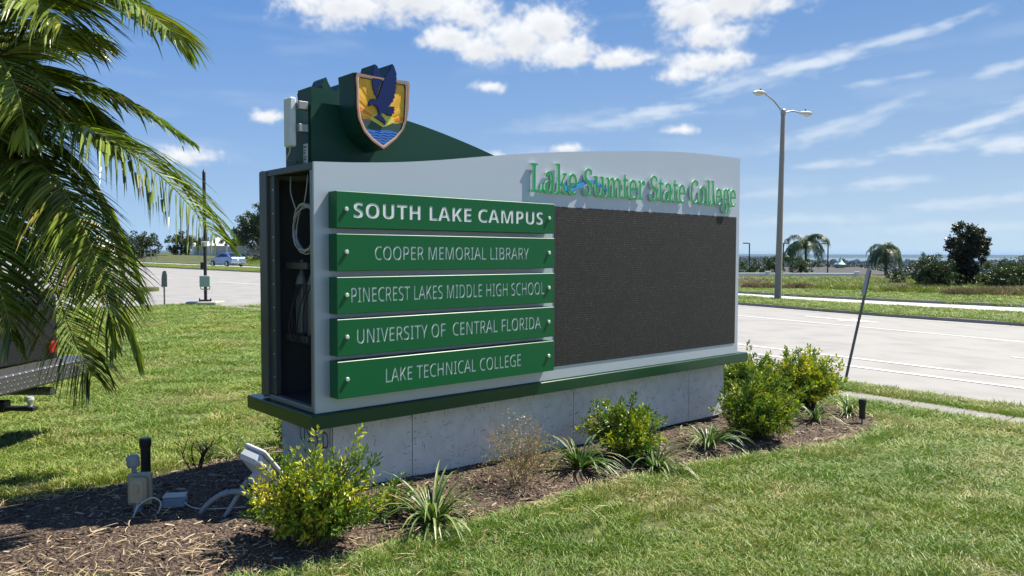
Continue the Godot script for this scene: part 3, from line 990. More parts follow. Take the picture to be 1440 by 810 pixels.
func fit(gl: Array, x0: float, x1: float, y0: float, cap: float, ref := "L") -> void:
	var lo := Vector2(1e9, 1e9)
	var hi := -lo
	var base := 0.0
	var top := 1.0
	for g in gl:
		for p in g.tris:
			lo = lo.min(p); hi = hi.max(p)
	for g in gl:
		if g.char == ref:
			base = 1e9; top = -1e9
			for p in g.tris:
				base = minf(base, p.y); top = maxf(top, p.y)
			break
	var k := Vector2((x1 - x0) / (hi.x - lo.x), cap / (top - base))
	for g in gl:
		for i in g.tris.size(): g.tris[i] = Vector2(x0, y0) + (g.tris[i] - Vector2(lo.x, base)) * k
		for l in g.loops.size():
			var q: PackedVector2Array = g.loops[l]
			for i in q.size(): q[i] = Vector2(x0, y0) + (q[i] - Vector2(lo.x, base)) * k
			g.loops[l] = q

func flat(b: MB, tris: PackedVector2Array, z: float, front := true) -> void:
	for i in range(0, tris.size(), 3):
		var p := Vector3(tris[i].x, tris[i].y, z)
		var q := Vector3(tris[i + 1].x, tris[i + 1].y, z)
		var r := Vector3(tris[i + 2].x, tris[i + 2].y, z)
		if front: b.tri(p, q, r)
		else: b.tri(p, r, q)

# ---------------------------------------------------------------- the sign
const FACE_TOP := [0.0, 2.155, 0.285, 2.171, 0.6, 2.198, 0.943, 2.24, 1.317, 2.295, 1.727, 2.351, 2.18, 2.404, 2.681, 2.454, 3.24, 2.504, 3.867, 2.54, 4.587, 2.55]
const OUTER := [-0.202, 0.227, -0.08, 0.223, 0.011, 0.223, 0.103, 0.223, 0.209, 0.228, 0.201, 0.15, 0.197, 0.045, 0.187, -0.012, 0.158, -0.087, 0.101, -0.156, 0.004, -0.234, -0.082, -0.19, -0.144, -0.134, -0.183, -0.055, -0.193, 0.02, -0.193, 0.134]
const INNER := [-0.175, 0.201, -0.08, 0.2, 0.01, 0.2, 0.174, 0.2, 0.168, 0.05, 0.161, -0.031, 0.139, -0.089, 0.092, -0.141, 0.001, -0.207, -0.073, -0.166, -0.126, -0.117, -0.158, -0.052, -0.169, 0.023, -0.172, 0.114]
const GLOW := [-0.09, -0.048, -0.072, -0.023, -0.05, -0.006, -0.023, 0.003, 0.009, 0.003, 0.032, -0.014, 0.074, -0.015, 0.094, -0.046, 0.055, -0.065, 0.004, -0.091, -0.046, -0.074]
const HILLS := [-0.159, -0.051, -0.117, -0.051, -0.064, -0.062, 0.004, -0.091, 0.046, -0.07, 0.083, -0.058, 0.16, -0.045, 0.139, -0.089, 0.12, -0.113, 0.055, -0.106, -0.037, -0.112, -0.124, -0.118, -0.144, -0.088]
const WATER := [-0.124, -0.118, -0.037, -0.111, 0.055, -0.104, 0.118, -0.115, 0.092, -0.141, 0.001, -0.207, -0.073, -0.166]
const WING := [-0.06, 0.297, -0.043, 0.29, -0.027, 0.265, -0.015, 0.236, -0.003, 0.215, -0.01, 0.195, -0.022, 0.17, -0.033, 0.145, -0.045, 0.093, -0.058, 0.11, -0.071, 0.143, -0.078, 0.181, -0.075, 0.227, -0.069, 0.267]
const BIRD := [-0.106, 0.033, -0.104, 0.054, -0.089, 0.075, -0.072, 0.08, -0.054, 0.072, -0.04, 0.094, -0.026, 0.126, -0.013, 0.163, 0.006, 0.208, 0.024, 0.242, 0.048, 0.277, 0.068, 0.319, 0.08, 0.306, 0.089, 0.284, 0.1, 0.258, 0.095, 0.245, 0.1, 0.23, 0.094, 0.214, 0.1, 0.203, 0.092, 0.186, 0.097, 0.169, 0.088, 0.154, 0.092, 0.141, 0.081, 0.125, 0.084, 0.106, 0.071, 0.093, 0.072, 0.079, 0.058, 0.069, 0.046, 0.05, 0.019, 0.037, 0.056, 0.047, 0.083, 0.047, 0.076, 0.034, 0.086, 0.03, 0.076, 0.019, 0.081, 0.004, 0.063, 0.001, 0.065, -0.012, 0.037, -0.012, 0.014, -0.002, -0.004, 0.001, -0.016, -0.006, -0.016, -0.02, 0.005, -0.037, 0.014, -0.051, 0.022, -0.058, 0.013, -0.061, 0.011, -0.075, 0.004, -0.064, -0.014, -0.056, -0.041, -0.044, -0.067, -0.033, -0.045, -0.025, -0.033, -0.014, -0.038, 0.016, -0.052, 0.034, -0.067, 0.042, -0.085, 0.041, -0.097, 0.031]

func around(poly: PackedVector2Array, k := 72) -> Array:  # the outline met by rays from the middle
	var o := []
	for i in k:
		var d := Vector2.from_angle(TAU * i / k) * 2.0
		for j in poly.size():
			var hit = Geometry2D.segment_intersects_segment(Vector2.ZERO, d, poly[j], poly[(j + 1) % poly.size()])
			if hit != null:
				o.append(hit); break
	return o

func ring(a: Array, b: Array, t0: float, t1: float, z0: float, z1: float) -> MB:
	var m := MB.new()
	for i in a.size():
		var j := (i + 1) % a.size()
		var p: Array = []
		for q in [a[i].lerp(b[i], t0), a[j].lerp(b[j], t0), a[j].lerp(b[j], t1), a[i].lerp(b[i], t1)]: p.append(Vector3(q.x, q.y, 0))
		var lo := Vector3(0, 0, z0)
		var hi := Vector3(0, 0, z1)
		m.quad(p[0] + hi, p[1] + hi, p[2] + hi, p[3] + hi)
		m.quad(p[0] + lo, p[1] + lo, p[1] + hi, p[0] + hi)
		m.quad(p[3] + hi, p[2] + hi, p[2] + lo, p[3] + lo)
	return m

func plate(parent: Node, called: String, poly: PackedVector2Array, z0: float, z1: float, m: String) -> void:
	var b := MB.new()
	b.extrude(poly, z0, z1)
	put(b, called, M[m], parent)

func make_emblem(parent: Node, at: Vector3, turn: float, label: String) -> void:
	var e := Node3D.new()
	e.name = "emblem"
	parent.add_child(e, true)
	e.position = at
	e.rotation.y = turn
	e.set_meta("label", label)
	plate(e, "shield_body", pts2(OUTER), -0.2, -0.006, "tower green")
	var o := around(pts2(OUTER))
	var i := around(pts2(INNER))
	put(ring(o, i, -0.03, 0.12, -0.012, 0.006), "outer_edge", M["black line"], e)
	put(ring(o, i, 0.12, 0.62, -0.006, 0.014), "copper_frame", M["copper"], e)
	put(ring(o, i, 0.62, 0.90, -0.006, 0.012), "pale_line", M["pale rim"], e)
	put(ring(o, i, 0.90, 1.06, -0.006, 0.006), "dark_line", M["black line"], e)
	plate(e, "sunset_field", pts2(INNER), -0.006, 0.0, "emblem yellow")
	var mid := Vector2(0.002, -0.057)
	for k in 11:
		var a0 := deg_to_rad(-8.0 + k * 18.0)
		var a1 := a0 + deg_to_rad(8.5)
		var low := k < 2 or k > 8
		var w := PackedVector2Array([mid, mid + Vector2.from_angle(a0) * 0.8, mid + Vector2.from_angle(a1) * 0.8])
		for q in Geometry2D.intersect_polygons(w, pts2(INNER)): plate(e, "sun_ray", q, 0.0, 0.002, "emblem orange" if low else "emblem gold")
	plate(e, "sun_glow", pts2(GLOW), 0.0, 0.0035, "emblem glow")
	plate(e, "hills", pts2(HILLS), 0.0, 0.005, "emblem hill")
	plate(e, "water", pts2(WATER), 0.0, 0.0065, "emblem water")
	for k in 5:
		var line := []
		var half: float = [0.11, 0.098, 0.076, 0.052, 0.028][k]
		for q in 21:
			var x := lerpf(-half, half, q / 20.0)
			line.append(Vector2(x, -0.122 - k * 0.016 + 0.0035 * sin(x * 110.0 + k * 0.8) + 0.05 * x))
		var poly := PackedVector2Array(line)
		for q in range(20, -1, -1): poly.append(line[q] + Vector2(0, -0.0028))
		for r in Geometry2D.intersect_polygons(poly, pts2(WATER)): plate(e, "wave_line", r, 0.006, 0.008, "emblem wave")
	var b := MB.new()
	b.extrude(pts2(WING), 0.004, 0.013)
	put(b, "rear_wing", M["emblem navy"], e)
	b = MB.new()
	b.extrude(pts2(BIRD), 0.0045, 0.018)
	put(b, "bird", M["emblem navy"], e)
	# the wing tips stand above the shield as deep boxes
	var above := PackedVector2Array([Vector2(-0.3, 0.215), Vector2(0.3, 0.215), Vector2(0.3, 0.5), Vector2(-0.3, 0.5)])
	for src in [WING, BIRD]:
		for q in Geometry2D.intersect_polygons(pts2(src), above): plate(e, "wing_box", q, -0.15, 0.003, "tower green")

func name_panel(parent: Node, y0: float, y1: float, text: String, x0: float, x1: float, base: float, cap: float, font: Font) -> void:
	var g := glyphs(text, font)
	fit(g, x0, x1, base, cap)
	var cut := MB.new()
	for q in g:
		flat(cut, q.tris, 0.115)
		flat(cut, q.tris, 0.0975, false)
		cut.walls(q.loops, 0.0975, 0.115)
	var holder := CSGCombiner3D.new()
	holder.name = "cutting"
	add_child(holder)
	var body := CSGMesh3D.new()
	var bb := MB.new()
	bb.bx(0.095, 1.93, y0, y1, 0.001, 0.1, 0.003)
	body.mesh = bb.mesh(M["panel green"])
	body.material = M["panel green"]
	holder.add_child(body)
	var out := CSGMesh3D.new()
	out.mesh = cut.mesh(M["panel green"])
	out.material = M["panel green"]
	out.operation = CSGShape3D.OPERATION_SUBTRACTION
	holder.add_child(out)
	await get_tree().process_frame
	await get_tree().process_frame
	var made := holder.bake_static_mesh()
	remove_child(holder)
	holder.free()
	if made == null or made.get_surface_count() == 0:
		print("cutting failed: ", text)
		made = bb.mesh(M["panel green"])
	var p := put_mesh(made, "name_panel", parent)
	p.set_meta("label", "green panel with recessed silver letters %s" % text)
	for q in g:
		var lb := MB.new()
		flat(lb, q.tris, 0.0982)
		put(lb, "letter", M["letter silver"], p)
	for s in [0.16, 1.868]:
		var k := MB.new()
		k.lathe([Vector2(0.0, 0.0), Vector2(0.0135, 0.0), Vector2(0.0135, 0.009), Vector2(0.011, 0.013), Vector2(0.0, 0.014)], Transform3D(Basis(Vector3.RIGHT, PI / 2), Vector3(s, (y0 + y1) / 2 + 0.003, 0.1)), 14)
		put(k, "bolt", M["bolt"], p)

func make_sign() -> void:
	var S := thing("monument_sign", SIGN_AT, YAW, "large silver and green monument sign with dark led screen on grey base", "monument sign")
	var top := PackedVector2Array(smooth_path(Array(pts2(FACE_TOP)), 4))
	var face := top.duplicate()
	face.append(Vector2(4.587, 0.626))
	face.append(Vector2(0.0, 0.626))
	for z in [[0.0, -0.018, "front_face"], [-0.742, -0.76, "back_face"]]:
		var b := MB.new()
		b.extrude(face, z[1], z[0])
		put(b, z[2], M["silver paint"], S)
	var tc := PackedVector2Array()
	for q in top: tc.append(q + Vector2(0, -0.012))
	for k in range(top.size() - 1, -1, -1): tc.append(top[k] + Vector2(0, -0.03))
	for k in tc.size(): tc[k].x = clampf(tc[k].x, 0.045, 4.566)
	var b := MB.new()
	b.extrude(tc, -0.741, -0.019)
	put(b, "top_cover", M["frame grey"], S)
	b = MB.new()
	b.bx(4.567, 4.586, 0.627, 2.535, -0.741, -0.019)
	put(b, "end_wall", M["silver paint"], S)
	# open left end: frame of channels, dark inside
	b = MB.new()
	b.bx(-0.006, 0.05, 0.64, 2.15, -0.775, -0.66, 0.004)
	put(b, "end_post", M["frame grey"], S)
	b = MB.new()
	b.bx(0.012, 0.05, 0.66, 2.12, -0.659, -0.58, 0.003)
	put(b, "inner_post", M["frame grey"], S)
	b = MB.new()
	b.bx(0.0, 0.045, 0.66, 2.11, -0.055, -0.02, 0.003)
	put(b, "end_post", M["frame edge"], S)
	b = MB.new()
	b.bx(0.0, 0.045, 2.112, 2.152, -0.658, -0.02, 0.003)
	put(b, "top_rail", M["frame grey"], S)
	b = MB.new()
	b.bx(0.0, 0.045, 0.624, 0.658, -0.658, -0.02, 0.003)
	put(b, "bottom_rail", M["frame edge"], S)
	for y in [1.02, 1.50]:
		b = MB.new()
		b.bx(0.10, 0.13, y, y + 0.045, -0.64, -0.30, 0.003)
		put(b, "cross_rail", M["rail"], S)
	b = MB.new()
	b.bx(1.86, 1.88, 0.63, 2.1, -0.735, -0.025)
	put(b, "bulkhead", M["inside"], S)
	b = MB.new()
	b.bx(0.06, 1.85, 0.63, 2.1, -0.738, -0.728)
	b.bx(0.06, 1.85, 0.63, 2.1, -0.032, -0.022)
	b.bx(0.06, 1.85, 0.628, 0.64, -0.725, -0.035)
	put(b, "liner", M["inside"], S)
	b = MB.new()
	b.bx(0.60, 0.70, 0.64, 2.09, -0.725, -0.60, 0.004)
	b.bx(0.60, 0.70, 0.64, 2.09, -0.16, -0.035, 0.004)
	b.bx(0.60, 0.70, 0.641, 0.74, -0.59, -0.17, 0.004)
	put(b, "inner_frame", M["inside"], S)
	for z in [-0.50, -0.33]:
		b = MB.new()
		b.bx(0.14, 0.19, 1.06, 1.40, z - 0.045, z + 0.045, 0.006)
		b.lathe([Vector2(0.045, 0.0), Vector2(0.03, 0.05), Vector2(0.012, 0.09), Vector2(0.012, 0.16), Vector2(0.0, 0.16)], Transform3D(Basis(), Vector3(0.165, 1.40, z)), 10)
		put(b, "power_supply", M["supply"], S)
	rng.seed = 41
	for k in 6:
		var z := rf(-0.52, -0.3)
		b = MB.new()
		b.tube(smooth_path([Vector3(0.13, 1.40, z), Vector3(0.08, 1.25, z + rf(-0.05, 0.05)), Vector3(0.07, 1.1 + rf(-0.05, 0.03), z + rf(-0.04, 0.06)), Vector3(0.10, 1.02, z + 0.05), Vector3(0.14, 1.08, z + 0.02)], 5), [0.004], 6)
		put(b, "wire", M["wire black"], S)
	# screws along the channel
	for k in 9:
		b = MB.new()
		b.lathe([Vector2(0.0, 0.0), Vector2(0.005, 0.0), Vector2(0.004, 0.003), Vector2(0.0, 0.0035)], Transform3D(Basis(Vector3.BACK, PI / 2), Vector3(0.0119, 0.78 + k * 0.155, -0.60)), 8)
		put(b, "screw_head", M["bolt"], S)
	# led screen
	b = MB.new()
	b.bx(2.022, 4.53, 0.725, 1.972, -0.012, 0.005, 0.001)
	var scr := put(b, "led_screen", M["louver"], S)
	b = MB.new()
	b.quad(Vector3(2.040, 0.735, 0.0062), Vector3(4.522, 0.735, 0.0062), Vector3(4.522, 1.962, 0.0062), Vector3(2.040, 1.962, 0.0062))
	put(b, "lamp_field", M["led face"], scr)
	# name panels
	var bold := font_of("Droid Sans", 700)
	var light := font_of("Droid Sans", 400)
	await name_panel(S, 1.757, 1.980, "SOUTH LAKE CAMPUS", 0.212, 1.811, 1.822, 0.092, bold)
	await name_panel(S, 1.496, 1.722, "COOPER MEMORIAL LIBRARY", 0.362, 1.668, 1.563, 0.085, light)
	await name_panel(S, 1.234, 1.459, "PINECREST LAKES MIDDLE HIGH SCHOOL", 0.194, 1.828, 1.303, 0.090, light)
	await name_panel(S, 0.977, 1.203, "UNIVERSITY OF  CENTRAL FLORIDA", 0.232, 1.793, 1.047, 0.089, light)
	await name_panel(S, 0.717, 0.945, "LAKE TECHNICAL COLLEGE", 0.438, 1.593, 0.784, 0.088, light)
	# name of the college in channel letters
	var t := Node3D.new()
	t.name = "college_name"
	S.add_child(t)
	t.set_meta("label", "raised green serif letters Lake Sumter State College")
	var g := glyphs("Lake Sumter State College", font_of("Droid Serif", 400))
	fit(g, 1.757, 4.478, 2.070, 0.213)
	for q in g:
		var f := MB.new()
		var w := MB.new()
		flat(f, q.tris, 0.026)
		w.walls(q.loops, 0.009, 0.0259)
		flat(w, q.tris, 0.009, false)
		var am := ArrayMesh.new()
		f.add_to(am, M["letter green"])
		w.add_to(am, M["letter return"])
		put_mesh(am, "letter", t)
	var wave := PackedVector2Array(smooth_path([Vector2(2.00, 2.185), Vector2(2.06, 2.145), Vector2(2.14, 2.125), Vector2(2.24, 2.150), Vector2(2.33, 2.185), Vector2(2.42, 2.192), Vector2(2.50, 2.165), Vector2(2.585, 2.115)], 5))
	var under := smooth_path([Vector2(2.585, 2.113), Vector2(2.49, 2.145), Vector2(2.41, 2.165), Vector2(2.33, 2.157), Vector2(2.24, 2.118), Vector2(2.14, 2.09), Vector2(2.07, 2.11), Vector2(2.00, 2.184)], 5)
	for q in under: wave.append(q)
	b = MB.new()
	for q in wave.size(): wave[q] += Vector2(0.03, 0.005)
	b.extrude(wave, 0.0092, 0.022)
	put(b, "blue_wave", M["swoosh blue"], t)
	# ledge
	b = MB.new()
	b.bx(-0.045, 4.728, 0.533, 0.6215, -0.921, 0.033, 0.004)
	put(b, "ledge", M["ledge green"], S)
	# base clad in cement boards with open joints
	var base := Node3D.new()
	base.name = "base"
	S.add_child(base)
	base.set_meta("label", "grey cement board base with visible joints and screws")
	b = MB.new()
	b.bx(0.20, 4.52, -0.25, 0.532, -0.82, -0.16)
	put(b, "core", M["inside"], base)
	var cuts := [0.182, 0.792, 2.384, 3.968, 4.550]
	for z in [[-0.1435, -0.130], [-0.85, -0.8365]]:
		for k in 4:
			b = MB.new()
			b.bx(cuts[k] + 0.003, cuts[k + 1] - 0.003, 0.012 - 0.004 * k, 0.531, z[0], z[1], 0.0015)
			put(b, "cement_board", M["cement board"], base)
	for x in [[0.169, 0.1825], [4.5365, 4.550]]:
		b = MB.new()
		b.bx(x[0], x[1], 0.005, 0.531, -0.836, -0.1445, 0.0015)
		put(b, "cement_board", M["cement board"], base)
	for x in [0.167, 4.540]:
		b = MB.new()
		b.bx(x, x + 0.012, 0.008, 0.530, -0.145, -0.128, 0.002)
		put(b, "corner_bead", M["bead"], base)
	for k in [1, 2, 3]:
		for j in 5:
			for s in [-0.025, 0.025]:
				b = MB.new()
				b.lathe([Vector2(0, 0), Vector2(0.0055, 0), Vector2(0.005, 0.001), Vector2(0, 0.0012)], Transform3D(Basis(Vector3.RIGHT, PI / 2), Vector3(cuts[k] + s + rf(-0.004, 0.004), 0.08 + j * 0.1 + rf(-0.015, 0.015), -0.1302)), 8)
				put(b, "screw_head", M["screw"], base)
	g = glyphs("USG D", font_of("Droid Sans", 400))
	fit(g, -0.56, -0.16, 0.345, 0.11, "D")
	b = MB.new()
	for q in g: flat(b, q.tris, 0.0)
	var pr := put(b, "board_print", M["board print"], base)
	pr.transform = Transform3D(Basis(Vector3.UP, -PI / 2), Vector3(0.1683, 0, 0))
	# tower behind the face
	var prof := PackedVector2Array(smooth_path([Vector2(0.088, 2.551), Vector2(0.32, 2.552), Vector2(0.58, 2.543), Vector2(0.815, 2.513), Vector2(1.012, 2.478), Vector2(1.229, 2.432), Vector2(1.461, 2.376), Vector2(1.654, 2.322), Vector2(1.95, 2.23), Vector2(2.2, 2.145)], 4))
	prof.append(Vector2(2.2, 2.135))
	prof.append(Vector2(0.088, 2.135))
	b = MB.new()
	b.extrude(prof, -0.56, -0.2)
	var tw := put(b, "tower", M["tower green"], S)
	b = MB.new()
	b.bx(0.078, 0.092, 2.155, 2.535, -0.54, -0.22, 0.002)
	put(b, "end_plate", M["tower green"], tw)
	b = MB.new()
	b.bx(0.071, 0.0775, 2.16, 2.292, -0.275, -0.225, 0.001)
	var lab := put(b, "rating_label", M["label paper"], tw)
	b = MB.new()
	for k in 6: b.bx(0.0695, 0.0712, 2.17 + k * 0.019, 2.178 + k * 0.019 + (k % 2) * 0.005, -0.268, -0.245 + 0.007 * (k % 3))
	lab.set_meta("label", "small pale rating label")
	put(b, "label_print", M["label ink"], tw)
	make_emblem(S, Vector3(0.48, 2.5, 0.0), 0.0, "shield emblem with navy bird over sunset, hills and water")
	make_emblem(S, Vector3(0.48, 2.5, -0.76), PI, "matching shield emblem on the back of the tower")
	# antenna box on the tower's end
	var an := Node3D.new()
	an.name = "antenna"
	S.add_child(an)
	an.set_meta("label", "white antenna box on a bracket")
	b = MB.new()
	b.bx(-0.028, 0.015, 2.27, 2.575, -0.345, -0.25, 0.008)
	put(b, "housing", M["antenna"], an)
	for y in [2.36, 2.50]:
		b = MB.new()
		b.bx(0.0145, 0.0775, y, y + 0.05, -0.26, -0.215, 0.003)
		put(b, "bracket", M["galvanised"], an)
	b = MB.new()
	b.tube(smooth_path([Vector3(-0.006, 2.272, -0.30), Vector3(-0.006, 2.235, -0.31), Vector3(0.0, 2.20, -0.36), Vector3(0.077, 2.19, -0.40)], 5), [0.005], 6)
	put(b, "lead", M["cable grey"], an)
	# coil of cable hanging in the open end
	var co := thing("cable_coil", S.transform * Vector3(0.02, 2.1, -0.215), YAW, "loose coil of grey cable hanging in the open end of the sign", "cable coil")
	rng.seed = 8
	var path := []
	for k in 6 * 16 + 1:
		var a := TAU * k / 16.0
		var r := 0.150 + 0.014 * sin(k * 0.37) + 0.008 * sin(k * 0.11)
		path.append(Vector3(0.03 + 0.012 * sin(k * 0.7) , -0.33 + r * 0.98 * cos(a) + 0.006 * sin(k * 0.23), 0.004 * (k / 16.0) - 0.01 - r * 1.0 * sin(a)))
	b = MB.new()
	b.tube(path, [0.0045], 6)
	put(b, "loop", M["cable grey"], co)
	b = MB.new()
	b.tube(smooth_path([Vector3(0.06, 0.0, -0.02), Vector3(0.04, -0.1, 0.0), Vector3(0.03, -0.18, -0.01)], 5), [0.0045], 6)
	put(b, "tail", M["cable grey"], co)
	b = MB.new()
	b.tube(smooth_path([Vector3(0.06, 0.0, -0.26), Vector3(0.04, -0.1, -0.22), Vector3(0.035, -0.2, -0.15), Vector3(0.035, -0.26, -0.10)], 5), [0.0045], 6)
	put(b, "tail", M["cable grey"], co)

# ---------------------------------------------------------------- plants
func shrub(at: Vector3, size: Vector3, shoots: int, per: int, leaf_l: float, pal: Array, label: String, group: String, called := "leafy_shrub", sd := 1, cat := "shrub") -> Node3D:
	rng.seed = sd
	var S := thing(called, at, 0, label, cat, group)
	var st := MB.new()
	var fo := MB.new()
	var lumps := []
	for k in 7: lumps.append([rdir(), rf(0.72, 1.12)])
	for k in shoots:
		var d := rdir()
		d.y = absf(d.y) * 0.95 + (0.02 if rng.randf() < 0.7 else -0.22)
		d = d.normalized()
		var reach := 0.86
		for l in lumps:
			if d.dot(l[0]) > 0.55: reach = lerpf(reach, l[1], (d.dot(l[0]) - 0.55) * 2.0)
		reach *= rf(0.5, 1.1)
		if rng.randf() < 0.08: reach *= 1.22
		var tip := Vector3(d.x * size.x * 0.5, size.y * (0.36 + 0.64 * d.y), d.z * size.z * 0.5) 
		tip = Vector3(tip.x * reach, maxf(0.04, tip.y * (0.25 + 0.75 * reach)), tip.z * reach)
		var root := Vector3(rf(-0.05, 0.05), 0.0, rf(-0.05, 0.05)) + Vector3(tip.x, 0, tip.z) * 0.12
		var mid := root.lerp(tip, 0.5) + Vector3(-tip.x * 0.12, size.y * 0.06, -tip.z * 0.12)
		var path := smooth_path([root, mid, tip], 4)
		st.col = Color(0.10, 0.075, 0.045)
		st.tube(path, [0.0045, 0.004, 0.0035, 0.003, 0.003, 0.0025, 0.002, 0.0015, 0.001], 4, false)
		var tone: Color = pal[rng.randi_range(0, pal.size() - 1)]
		for j in per:
			var t := rf(0.38, 1.03)
			var f := clampf(t, 0, 0.999) * (path.size() - 1)
			var p: Vector3 = path[int(f)].lerp(path[mini(int(f) + 1, path.size() - 1)], f - int(f))
			var o := rdir()
			var ld := (o + d * 0.7 + Vector3.UP * 0.35).normalized()
			var sd2 := ld.cross(rdir()).normalized()
			var g := rf(0.65, 1.25)
			g *= 1.25
			fo.col = Color(tone.r * g, tone.g * g * rf(0.92, 1.06), tone.b * g)
			fo.leaf(p + o * 0.012, ld, sd2, leaf_l * rf(0.7, 1.35), leaf_l * rf(0.42, 0.65))
	put(fo, "foliage", M["leaf"], S)
	put(st, "stems", M["stem"], S)
	return S

func lily(at: Vector3, leaves: int, length: float, label: String, sd: int, pale := 0.25) -> void:
	rng.seed = sd
	var S := thing("flax_lily", at, rf(0, TAU), label, "flax lily", "flax lilies in the bed")
	var b := MB.new()
	for k in leaves:
		var a := rf(0, TAU)
		var out := Vector3(cos(a), 0, sin(a))
		var l := length * rf(0.55, 1.12)
		var lift := rf(0.35, 1.25)
		var p := [out * rf(0.0, 0.03) + Vector3(0, -0.01, 0)]
		var d := (out * 0.55 + Vector3.UP * lift).normalized()
		var drop := rf(0.22, 0.45) / (0.5 + lift * 0.6)
		for i in 7:
			p.append(p[-1] + d * l / 7.0)
			d = (d + Vector3.DOWN * drop * (0.5 + i * 0.16) + out * 0.06).normalized()
		for i in p.size(): p[i].y = maxf(p[i].y, 0.008 if i else -0.01)
		var w := rf(0.006, 0.0105)
		var g := rf(0.7, 1.3)
		b.col = Color(0.075 * g, 0.140 * g, 0.032 * g)
		var t := rng.randf()
		if t < pale * 0.7: b.col = Color(0.22 * g, 0.27 * g, 0.09 * g)
		elif t < pale * 0.7 + 0.05: b.col = Color(0.30 * g, 0.22 * g, 0.10 * g)
		b.strap(p, [w * 0.9, w, w, w * 0.95, w * 0.85, w * 0.65, w * 0.35, 0.0], Vector3(-out.z, 0, out.x), 0.28)
	put(b, "leaves", M["leaf"], S)
	b = MB.new()
	b.col = Color(0.10, 0.08, 0.05)
	b.lathe([Vector2(0.045, -0.03), Vector2(0.038, 0.012), Vector2(0.015, 0.03), Vector2(0.0, 0.03)], Transform3D(), 9)
	put(b, "crown_base", M["stem"], S)

func twigs(b: MB, p: Vector3, d: Vector3, l: float, r: float, depth: int) -> void:
	var q := p + d * l * 0.5 + rdir() * l * 0.06
	var e := p + d * l + rdir() * l * 0.1
	b.tube([p, q, e], [r, r * 0.8, r * 0.6], 4, false)
	if depth == 0: return
	for k in (3 if depth > 1 else 4):
		var at := p.lerp(e, rf(0.35, 1.0))
		twigs(b, at, (d + rdir() * 0.85 + Vector3.UP * 0.15).normalized(), l * rf(0.45, 0.75), r * 0.58, depth - 1)

